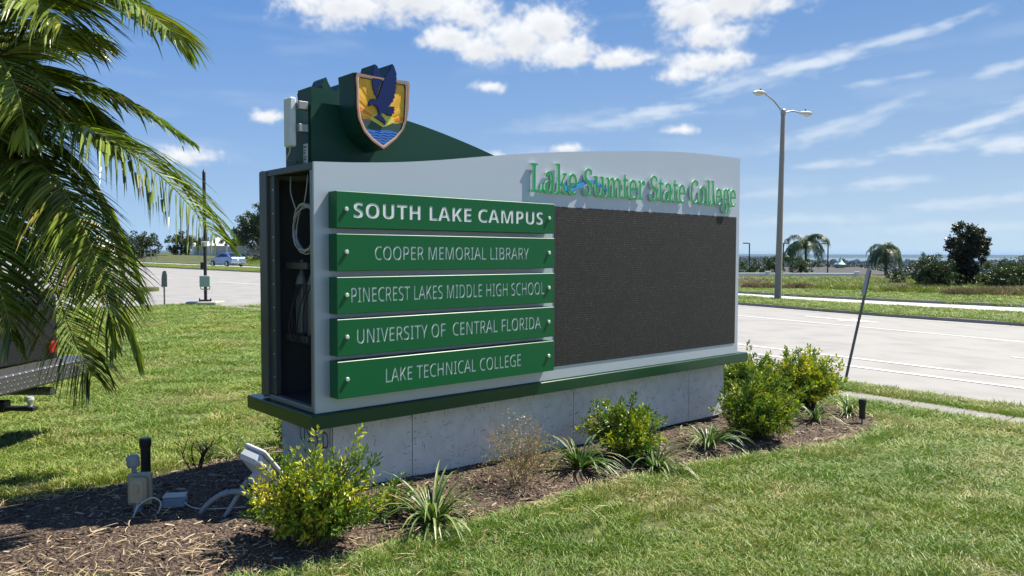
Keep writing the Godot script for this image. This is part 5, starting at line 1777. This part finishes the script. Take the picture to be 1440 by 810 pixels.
# ---------------------------------------------------------------- street furniture
func make_street() -> void:
	# double street lamp on the median
	var S := thing("street_lamp", gp(11.9, 34.8, 0.07), 0.0, "tall concrete street lamp with two arms on the median", "street lamp")
	var b := MB.new()
	var top := Vector3(0.10, 8.25, 0)
	b.tube([Vector3(0, -0.1, 0), Vector3(0.05, 4.0, 0), top], [0.155, 0.125, 0.09], 10)
	put(b, "pole", M["pole concrete"], S)
	b = MB.new()
	b.lathe([Vector2(0.115, 0), Vector2(0.115, 0.18), Vector2(0.06, 0.24), Vector2(0, 0.24)], Transform3D(Basis(), top + Vector3(0, -0.05, 0)), 12)
	put(b, "pole_cap", M["galvanised"], S)
	# the road runs along (-1, +1); the arms reach across both carriageways
	for q in [[Vector3(-0.98, 0.72, 0.55), 0.42], [Vector3(0.98, 0.10, -0.55), 0.42]]:
		var e: Vector3 = top + q[0]
		b = MB.new()
		b.tube(smooth_path([top, top.lerp(e, 0.5) + Vector3(0, 0.10, 0), e], 5), [0.045, 0.035], 8)
		put(b, "arm", M["galvanised"], S)
		var dir := Vector3(q[0].x, 0.0, q[0].z).normalized()
		var bs := Basis(dir, Vector3.UP, dir.cross(Vector3.UP))
		b = MB.new()
		for k in 1:
			var prof := [[-0.05, 0.05], [0.05, 0.10], [0.2, 0.16], [0.42, 0.19], [0.6, 0.15], [0.68, 0.0]]
			var p := []
			var r := []
			for w in prof:
				p.append(e + dir * w[0] + Vector3(0, 0.03, 0)); r.append(w[1])
			b.tube(p, r, 12)
			for i in b.v.size(): b.v[i].y = e.y + 0.03 + (b.v[i].y - e.y - 0.03) * 0.55
		var lum := put(b, "lamp_head", M["lamp housing"], S)
		b = MB.new()
		b.lathe([Vector2(0.0, -0.07), Vector2(0.10, -0.05), Vector2(0.15, 0.0)], Transform3D(bs, e + dir * 0.42 + Vector3(0, -0.05, 0)), 12)
		put(b, "lens", M["lamp glass"], lum)
		b = MB.new()
		b.lathe([Vector2(0.04, 0), Vector2(0.04, 0.09), Vector2(0, 0.1)], Transform3D(Basis(), e + dir * 0.3 + Vector3(0, 0.11, 0)), 8)
		put(b, "photocell", M["black metal"], lum)
	# leaning signpost seen from the side
	S = thing("leaning_signpost", gp(4.5, 10.5, -0.02), 0, "leaning metal signpost with its plate seen edge on, beside the road", "signpost")
	var lean := Basis(Vector3.BACK, -0.20) * Basis(Vector3.UP, 1.28)
	b = MB.new()
	b.box(Transform3D(lean, lean * Vector3(0, 0.80, 0)), Vector3(0.05, 1.64, 0.012), 0.002)
	b.box(Transform3D(lean, lean * Vector3(0.021, 0.80, 0.012)), Vector3(0.008, 1.64, 0.024), 0.001)
	b.box(Transform3D(lean, lean * Vector3(-0.021, 0.80, 0.012)), Vector3(0.008, 1.64, 0.024), 0.001)
	put(b, "post", M["rusty post"], S)
	b = MB.new()
	b.box(Transform3D(lean, lean * Vector3(0, 1.45, -0.012)), Vector3(0.30, 0.38, 0.003), 0.001)
	put(b, "plate", M["sign back"], S)
	for y in [1.33, 1.57]:
		b = MB.new()
		b.lathe([Vector2(0, 0), Vector2(0.012, 0), Vector2(0.009, 0.012), Vector2(0, 0.012)], Transform3D(lean * Basis(Vector3.RIGHT, PI / 2), lean * Vector3(0, y, 0.007)), 8)
		put(b, "bolt", M["bolt"], S)
	# parking lamps beyond the field
	for q in [[33.2, 109.0, 5.3, 1.0, "parking lot lamp nearest the sign's right edge", 0.0], [37.6, 108.0, 5.6, 1.3, "parking lot lamp just left of the street lamp", 1.0], [44.6, 110.0, 5.4, 1.0, "parking lot lamp right of the shaggy palm", 0.0]]:
		S = thing("parking_lamp", gp(q[0], q[1], -0.1), 0, q[4], "parking lamp", "dark parking lot lamps beyond the field")
		var h: float = 1.6 + 1.65 - S.position.y
		b = MB.new()
		b.box(Transform3D(Basis(), Vector3(0, h / 2, 0)), Vector3(0.14, h, 0.14), 0.02)
		put(b, "pole", M["black metal"], S)
		b = MB.new()
		b.box(Transform3D(Basis(), Vector3(-0.5, h, 0)), Vector3(0.75, 0.16, 0.4), 0.04)
		if q[5] > 0: b.box(Transform3D(Basis(), Vector3(0.45, h, 0)), Vector3(0.6, 0.16, 0.4), 0.04)
		put(b, "lamp_head", M["black metal"], S)
		b = MB.new()
		b.box(Transform3D(Basis(), Vector3(-0.1, h - 0.02, 0)), Vector3(0.2, 0.08, 0.08), 0.01)
		put(b, "arm", M["black metal"], S)
	# low white wall at the crest of the field
	S = thing("low_white_wall", gp(18.0, 64.5), 0, "low white wall with end posts along the top of the field", "wall")
	var ends := [Vector2(18.0, 64.5), Vector2(21.3, 64.8), Vector2(28.5, 64.3)]
	for k in 2:
		var p := gp(ends[k].x, ends[k].y) - S.position
		var r := gp(ends[k + 1].x, ends[k + 1].y) - S.position
		var bs := Basis(Vector3.UP, atan2(-(r - p).z, (r - p).x))
		b = MB.new()
		b.box(Transform3D(bs, (p + r) / 2 + Vector3(0, 0.18, 0)), Vector3(p.distance_to(r) - 0.3, 0.44, 0.14), 0.02)
		put(b, "wall_panel", M["white paint"], S)
	for k in 3:
		b = MB.new()
		var p := gp(ends[k].x, ends[k].y) - S.position
		b.box(Transform3D(Basis(), p + Vector3(0, 0.2, 0)), Vector3(0.3, 0.56, 0.3), 0.02)
		b.box(Transform3D(Basis(), p + Vector3(0, 0.50, 0)), Vector3(0.38, 0.06, 0.38), 0.01)
		put(b, "end_post", M["white paint"], S)
	# building with a copper cupola in the hollow
	S = thing("building", gp(55.0, 140.0), 0.06, "long low grey roofed building with a green copper cupola", "building")
	var g := S.position.y
	b = MB.new()
	b.bx(-10.0, 11.0, 0.0, 4.0, -6.0, 6.0)
	put(b, "wall", M["wall beige"], S)
	for k in 8:
		b = MB.new()
		b.bx(-8.9 + k * 2.5, -7.6 + k * 2.5, 1.2, 2.8, 5.98, 6.04)
		put(b, "window", M["car glass"], S)
	var ry := -0.55 - g
	b = MB.new()
	b.tri(Vector3(-10.6, 3.9, 6.6), Vector3(-6.5, ry, 0), Vector3(-10.6, 3.9, -6.6))
	b.tri(Vector3(11.6, 3.9, -6.6), Vector3(7.5, ry, 0), Vector3(11.6, 3.9, 6.6))
	b.quad(Vector3(-10.6, 3.9, 6.6), Vector3(11.6, 3.9, 6.6), Vector3(7.5, ry, 0), Vector3(-6.5, ry, 0))
	b.quad(Vector3(11.6, 3.9, -6.6), Vector3(-10.6, 3.9, -6.6), Vector3(-6.5, ry, 0), Vector3(7.5, ry, 0))
	b.quad(Vector3(-10.6, 3.9, -6.6), Vector3(11.6, 3.9, -6.6), Vector3(11.6, 3.9, 6.6), Vector3(-10.6, 3.9, 6.6))
	var rfm := put(b, "roof", M["roof grey"], S)
	b = MB.new()
	b.bx(3.5, 4.7, ry - 0.5, ry + 0.55, -0.6, 0.6)
	put(b, "cupola_base", M["wall beige"], rfm)
	b = MB.new()
	b.lathe([Vector2(1.0, ry + 0.5), Vector2(0.55, ry + 0.85), Vector2(0.0, ry + 1.9)], Transform3D(Basis(Vector3.UP, PI / 4), Vector3(4.1, 0, 0)), 4)
	put(b, "cupola_roof", M["roof copper"], rfm)
	# black pole with a cabinet by the side street
	S = thing("utility_pole", gp(-8.83, 22.4), 0, "slim black utility pole with a pale green box on a concrete footing", "utility pole")
	b = MB.new()
	b.bx(-0.45, 0.42, -0.15, 0.10, -0.4, 0.35, 0.03)
	put(b, "footing", M["concrete"], S)
	b = MB.new()
	b.box(Transform3D(Basis(), Vector3(0, 1.95, 0)), Vector3(0.075, 3.7, 0.075), 0.01)
	b.lathe([Vector2(0.053, 3.79), Vector2(0.0, 3.9)], Transform3D(), 8)
	put(b, "pole", M["black metal"], S)
	b = MB.new()
	b.box(Transform3D(Basis(), Vector3(0, 0.125, 0)), Vector3(0.26, 0.03, 0.26), 0.005)
	for q in [-1, 1]:
		b.box(Transform3D(Basis(), Vector3(q * 0.16, 0.14, 0.04)), Vector3(0.03, 0.10, 0.03), 0.004)
		b.box(Transform3D(Basis(), Vector3(q * 0.10, 0.13, 0.04)), Vector3(0.10, 0.04, 0.03), 0.004)
	put(b, "base_plate", M["black metal"], S)
	b = MB.new()
	b.box(Transform3D(Basis(), Vector3(0.05, 0.68, 0.12)), Vector3(0.30, 0.32, 0.14), 0.012)
	var cab := put(b, "control_box", M["cabinet green"], S)
	b = MB.new()
	for q in [-0.09, 0.17]: b.tube([Vector3(q, 0.53, 0.12), Vector3(q, 0.46, 0.12), Vector3(0.02, 0.44, 0.06)], [0.016, 0.016], 8)
	put(b, "conduit_stub", M["galvanised"], cab)
	b = MB.new()
	b.box(Transform3D(Basis(), Vector3(-0.09, 1.12, 0.0)), Vector3(0.07, 0.20, 0.10), 0.01)
	put(b, "side_box", M["black metal"], S)
	b = MB.new()
	b.box(Transform3D(Basis(), Vector3(0.0, 1.75, 0.0)), Vector3(0.17, 0.14, 0.17), 0.012)
	put(b, "white_band", M["white paint"], S)
	# little sign seen from behind
	S = thing("small_signpost", gp(-9.75, 21.8), 0.5, "small grey signpost with a tapered plate beside the utility pole", "signpost")
	b = MB.new()
	b.tube([Vector3(0, -0.1, 0), Vector3(0, 0.9, 0)], [0.022, 0.022], 8)
	put(b, "post", M["rusty post"], S)
	b = MB.new()
	b.extrude(pts2([-0.075, 0.53, 0.075, 0.53, 0.075, 0.85, 0.05, 0.97, 0.01, 0.985, -0.04, 0.96, -0.07, 0.8]), 0.024, 0.030)
	put(b, "plate", M["sign back"], S)
	for y in [0.60, 0.74, 0.88]:
		b = MB.new()
		b.bx(-0.05, 0.05, y, y + 0.03, 0.0305, 0.034)
		put(b, "brace", M["rusty post"], S)
	# stop sign by the side street
	S = thing("stop_sign", gp(-20.0, 40.0, -0.05), 0.55, "red octagonal stop sign behind the palm fronds", "stop sign")
	var oct := PackedVector2Array()
	var oct2 := PackedVector2Array()
	for k in 8:
		oct.append(Vector2.from_angle(PI / 8 + k * PI / 4) * 0.42)
		oct2.append(Vector2.from_angle(PI / 8 + k * PI / 4) * 0.385)
	b = MB.new()
	b.tube([Vector3(0, -0.1, 0), Vector3(0, 2.0, 0)], [0.03, 0.03], 8)
	put(b, "post", M["galvanised"], S)
	b = MB.new()
	b.extrude(oct, 0.03, 0.036, Transform3D(Basis(), Vector3(0, 1.68, 0)))
	put(b, "plate", M["white paint"], S)
	b = MB.new()
	b.extrude(oct2, 0.0365, 0.039, Transform3D(Basis(), Vector3(0, 1.68, 0)))
	put(b, "red_face", M["stop red"], S)
	# white wall beyond the far carriageway
	S = thing("boundary_wall", ce(69.0, 164.0), 0, "long pale stucco wall with round post caps beyond the far carriageway", "wall")
	for k in 9:
		var p := ce(69.0, 164.0 - k * 8.0) - S.position
		var r := ce(69.0, 164.0 - (k + 1) * 8.0) - S.position
		var bs := Basis(Vector3.UP, atan2(-(r - p).z, (r - p).x))
		b = MB.new()
		b.box(Transform3D(bs, (p + r) / 2 + Vector3(0, 0.62, 0)), Vector3(p.distance_to(r) - 0.45, 1.35, 0.22), 0.02)
		b.box(Transform3D(bs, (p + r) / 2 + Vector3(0, 1.33, 0)), Vector3(p.distance_to(r) - 0.45, 0.08, 0.32), 0.02)
		put(b, "wall_panel", M["stucco"], S)
		b = MB.new()
		b.box(Transform3D(bs, p + Vector3(0, 0.70, 0)), Vector3(0.5, 1.5, 0.5), 0.03)
		b.lathe([Vector2(0.0, 0.0), Vector2(0.2, 0.05), Vector2(0.26, 0.2), Vector2(0.18, 0.38), Vector2(0.0, 0.44)], Transform3D(Basis(), p + Vector3(0, 1.44, 0)), 10)
		put(b, "pillar", M["white paint"], S)
	# white peaked house roof behind the wall
	S = thing("white_house", gp(-42.5, 112.5), 0.5, "white peaked house roof just above the boundary wall", "house")
	b = MB.new()
	b.bx(-1.3, 1.3, 0.0, 1.5, -1.3, 1.3)
	put(b, "wall", M["white paint"], S)
	b = MB.new()
	b.lathe([Vector2(2.0, 1.45), Vector2(0.0, 2.75)], Transform3D(Basis(Vector3.UP, PI / 4), Vector3.ZERO), 4)
	put(b, "roof", M["white paint"], S)
	# metal gate
	S = thing("metal_gate", gp(-51.0, 110.0), 0.2, "small grey metal gate frame before the dark trees", "gate")
	for x in [-0.8, 0.0, 0.8]:
		b = MB.new()
		b.bx(x - 0.05, x + 0.05, -0.1, 1.6, -0.05, 0.05)
		put(b, "gate_post", M["galvanised"], S)
	for y in [0.5, 1.0, 1.5]:
		for x in [-0.75, 0.05]:
			b = MB.new()
			b.bx(x, x + 0.7, y, y + 0.07, -0.03, 0.03)
			put(b, "gate_bar", M["galvanised"], S)

# ---------------------------------------------------------------- vehicles
func wheel(parent: Node, at: Vector3, r: float, w: float, out: float) -> void:
	var t := Transform3D(Basis(Vector3.RIGHT, PI / 2 * out), at)
	var b := MB.new()
	b.lathe([Vector2(r * 0.62, -w / 2), Vector2(r * 0.92, -w / 2), Vector2(r, -w * 0.35), Vector2(r, w * 0.35), Vector2(r * 0.92, w / 2), Vector2(r * 0.62, w / 2)], t, 22)
	var o := put(b, "wheel", M["tyre"], parent)
	b = MB.new()
	b.lathe([Vector2(0.0, -w * 0.3), Vector2(r * 0.62, -w * 0.3), Vector2(r * 0.63, w * 0.42), Vector2(r * 0.5, w * 0.36), Vector2(r * 0.16, w * 0.40), Vector2(0.0, w * 0.42)], t, 16)
	put(b, "rim", M["rim"], o)

func car_shell(prof: PackedVector2Array, half: Callable) -> MB:  # a side outline drawn out to the width that each height has
	var b := MB.new()
	if Geometry2D.is_polygon_clockwise(prof): prof.reverse()
	var ix := Geometry2D.triangulate_polygon(prof)
	var p := func(i: int, s: float) -> Vector3: return Vector3(prof[i].x, prof[i].y, s * half.call(prof[i]))
	for i in range(0, ix.size(), 3):
		var a := ix[i]
		var c := ix[i + 1]
		var d := ix[i + 2]
		if (prof[c] - prof[a]).cross(prof[d] - prof[a]) < 0.0:
			var s := c
			c = d; d = s
		b.tri(p.call(a, 1.0), p.call(c, 1.0), p.call(d, 1.0))
		b.tri(p.call(a, -1.0), p.call(d, -1.0), p.call(c, -1.0))
	for i in prof.size():
		var j := (i + 1) % prof.size()
		b.quad(p.call(i, -1.0), p.call(j, -1.0), p.call(j, 1.0), p.call(i, 1.0))
	return b

func make_vehicles() -> void:
	# sedan: x forward
	var S := thing("sedan", gp(-30.1, 82.2, -0.06), deg_to_rad(140.0), "light blue sedan driving away on the far carriageway", "car")
	var body := PackedVector2Array(smooth_path([Vector2(-2.25, 0.35), Vector2(-2.3, 0.6), Vector2(-2.26, 0.92), Vector2(-2.1, 1.02), Vector2(-1.7, 1.05), Vector2(-0.9, 0.98), Vector2(0.9, 0.93), Vector2(1.75, 0.80), Vector2(2.2, 0.66), Vector2(2.3, 0.5), Vector2(2.25, 0.3)], 3))
	body.append(Vector2(1.9, 0.22)); body.append(Vector2(-1.9, 0.22))
	var b := car_shell(body, func(q: Vector2) -> float: return (0.90 - 0.10 * smoothstep(0.62, 1.05, q.y)) * (1.0 - 0.10 * smoothstep(1.6, 2.3, absf(q.x))))
	put(b, "body", M["car blue"], S)
	var cab := PackedVector2Array(smooth_path([Vector2(-1.95, 1.0), Vector2(-1.5, 1.22), Vector2(-0.95, 1.42), Vector2(-0.3, 1.47), Vector2(0.35, 1.40), Vector2(1.15, 0.95)], 3))
	b = car_shell(cab, func(q: Vector2) -> float: return 0.80 - 0.24 * smoothstep(0.95, 1.47, q.y))
	put(b, "roof", M["car blue"], S)
	for s in [-1.0, 1.0]:
		for w in [[-1.35, 1.06, -1.1, 1.29, -0.62, 1.36, -0.5, 1.05], [-0.44, 1.04, -0.55, 1.37, 0.1, 1.36, 0.72, 1.02]]:
			b = MB.new()
			var q := pts2(w)
			var v := []
			for t in q: v.append(Vector3(t.x, t.y, s * (0.815 - 0.24 * smoothstep(0.95, 1.47, t.y))))
			b.quad(v[0], v[3], v[2], v[1])
			put(b, "side_window", M["car glass"], S)
	b = MB.new()
	b.quad(Vector3(-1.86, 1.07, -0.66), Vector3(-1.86, 1.07, 0.66), Vector3(-1.06, 1.415, 0.50), Vector3(-1.06, 1.415, -0.50))
	put(b, "rear_window", M["car glass"], S)
	for s in [-1.0, 1.0]:
		b = MB.new()
		b.box(Transform3D(Basis(), Vector3(-2.2, 0.86, s * 0.62)), Vector3(0.16, 0.14, 0.30), 0.02)
		put(b, "tail_light", M["tail red"], S)
	b = MB.new()
	b.box(Transform3D(Basis(), Vector3(-2.27, 0.72, 0)), Vector3(0.06, 0.12, 0.36), 0.01)
	put(b, "number_plate", M["white paint"], S)
	b = MB.new()
	b.box(Transform3D(Basis(), Vector3(-2.25, 0.32, 0)), Vector3(0.1, 0.14, 1.4), 0.02)
	put(b, "bumper_insert", M["black plastic"], S)
	for x in [-1.4, 1.38]:
		for s in [-1.0, 1.0]: wheel(S, Vector3(x, 0.32, s * 0.80), 0.32, 0.22, s)
	# pickup truck at the left edge, tail towards the sign. x forward, so it points left
	S = thing("pickup_truck", gp(-3.62, 5.62, 0.0), PI - 0.05, "black pickup truck tail with a tread plate bumper behind the palm", "truck")
	b = MB.new()
	b.bx(-0.02, 0.24, 0.50, 0.64, -0.95, 1.0, 0.012)
	put(b, "step_bumper", M["tread plate"], S)
	b = MB.new()
	b.bx(0.245, 0.32, 0.64, 1.16, -0.86, 0.86, 0.015)
	put(b, "tailgate", M["truck paint"], S)
	b = MB.new()
	b.bx(0.28, 2.15, 0.60, 1.18, 0.862, 0.96, 0.03)
	put(b, "bed_side", M["truck paint"], S)
	b = MB.new()
	b.bx(0.28, 2.15, 0.60, 1.18, -0.96, -0.862, 0.03)
	put(b, "bed_side", M["truck paint"], S)
	b = MB.new()
	b.bx(0.325, 2.15, 0.62, 0.68, -0.86, 0.86)
	put(b, "bed_floor", M["black metal"], S)
	for s in [-1.0, 1.0]:
		b = MB.new()
		b.box(Transform3D(Basis(), Vector3(0.235, 0.735, s * 0.80)), Vector3(0.04, 0.10, 0.10), 0.012)
		put(b, "tail_light", M["tail red"], S)
	b = MB.new()
	b.box(Transform3D(Basis(), Vector3(0.24, 0.92, 0)), Vector3(0.02, 0.06, 0.24), 0.006)
	put(b, "tailgate_handle", M["black plastic"], S)
	b = MB.new()
	b.bx(0.05, 0.85, 0.36, 0.44, -0.04, 0.04, 0.006)
	b.bx(-0.16, 0.05, 0.37, 0.40, -0.03, 0.03, 0.004)
	b.bx(0.20, 0.30, 0.40, 0.505, -0.12, 0.12, 0.004)
	put(b, "hitch", M["black metal"], S)
	b = MB.new()
	b.lathe([Vector2(0.014, 0.39), Vector2(0.014, 0.42), Vector2(0.026, 0.435), Vector2(0.03, 0.45), Vector2(0.024, 0.47), Vector2(0, 0.477)], Transform3D(Basis(), Vector3(-0.12, 0, 0)), 14)
	put(b, "hitch_ball", M["bolt"], S)
	b = MB.new()
	b.bx(0.30, 5.2, 0.42, 0.60, -0.42, -0.34, 0.01)
	b.bx(0.30, 5.2, 0.42, 0.60, 0.34, 0.42, 0.01)
	put(b, "chassis", M["black metal"], S)
	b = MB.new()
	b.tube([Vector3(0.12, 0.40, 0.62), Vector3(1.2, 0.40, 0.6)], [0.035, 0.035], 12)
	put(b, "exhaust_pipe", M["galvanised"], S)
	for x in [1.2, 4.5]:
		for s in [-1.0, 1.0]: wheel(S, Vector3(x, 0.40, s * 0.80), 0.40, 0.26, s)
	var cabp := PackedVector2Array(smooth_path([Vector2(2.2, 0.5), Vector2(2.2, 1.2), Vector2(2.3, 1.85), Vector2(3.4, 1.86), Vector2(4.0, 1.25), Vector2(5.2, 1.15), Vector2(5.45, 0.9), Vector2(5.45, 0.5)], 3))
	b = car_shell(cabp, func(q: Vector2) -> float: return 0.96 - 0.22 * smoothstep(1.15, 1.9, q.y))
	put(b, "cab", M["truck paint"], S)
	b = MB.new()
	b.quad(Vector3(2.165, 1.28, 0.72), Vector3(2.24, 1.75, 0.62), Vector3(2.24, 1.75, -0.62), Vector3(2.165, 1.28, -0.72))
	put(b, "rear_window", M["car glass"], S)

# ---------------------------------------------------------------- scene
func _ready() -> void:
	var cam := Camera3D.new()
	cam.name = "camera"
	cam.fov = 40.615
	cam.near = 0.05
	cam.far = 30000.0
	cam.basis = Basis(Vector3.RIGHT, -0.0432) * Basis(Vector3.BACK, 0.0025)
	cam.position = Vector3(0, 1.6, 0)
	add_child(cam)
	cam.current = true
	var env := Environment.new()
	env.background_mode = Environment.BG_SKY
	env.sky = make_sky()
	env.tonemap_mode = Environment.TONE_MAPPER_LINEAR
	env.tonemap_exposure = 2.0
	env.sdfgi_enabled = true
	env.ssao_enabled = true
	env.ssil_enabled = true
	env.fog_enabled = true
	env.fog_density = 0.00004
	env.fog_light_color = Color(0.62, 0.79, 1.0)
	var we := WorldEnvironment.new()
	we.name = "world"
	we.environment = env
	add_child(we)
	var sun := DirectionalLight3D.new()
	sun.name = "sun"
	sun.light_energy = 1.6
	sun.light_color = Color(1.0, 0.965, 0.90)
	sun.light_angular_distance = 0.5
	sun.shadow_enabled = true
	var to_sun := Vector3(0.90, 1.455, -0.436).normalized()
	add_child(sun)
	sun.look_at_from_position(Vector3.ZERO, -to_sun, Vector3.UP)
	print("sky ", Time.get_ticks_msec())
	make_materials()
	print("materials ", Time.get_ticks_msec())
	make_ground()
	make_bed()
	print("ground ", Time.get_ticks_msec())
	await make_sign()
	print("sign ", Time.get_ticks_msec())
	make_plants()
	make_palm()
	make_trees()
	print("trees ", Time.get_ticks_msec())
	make_street()
	make_vehicles()
	make_fittings()
	make_grass()
	print("done ", Time.get_ticks_msec())
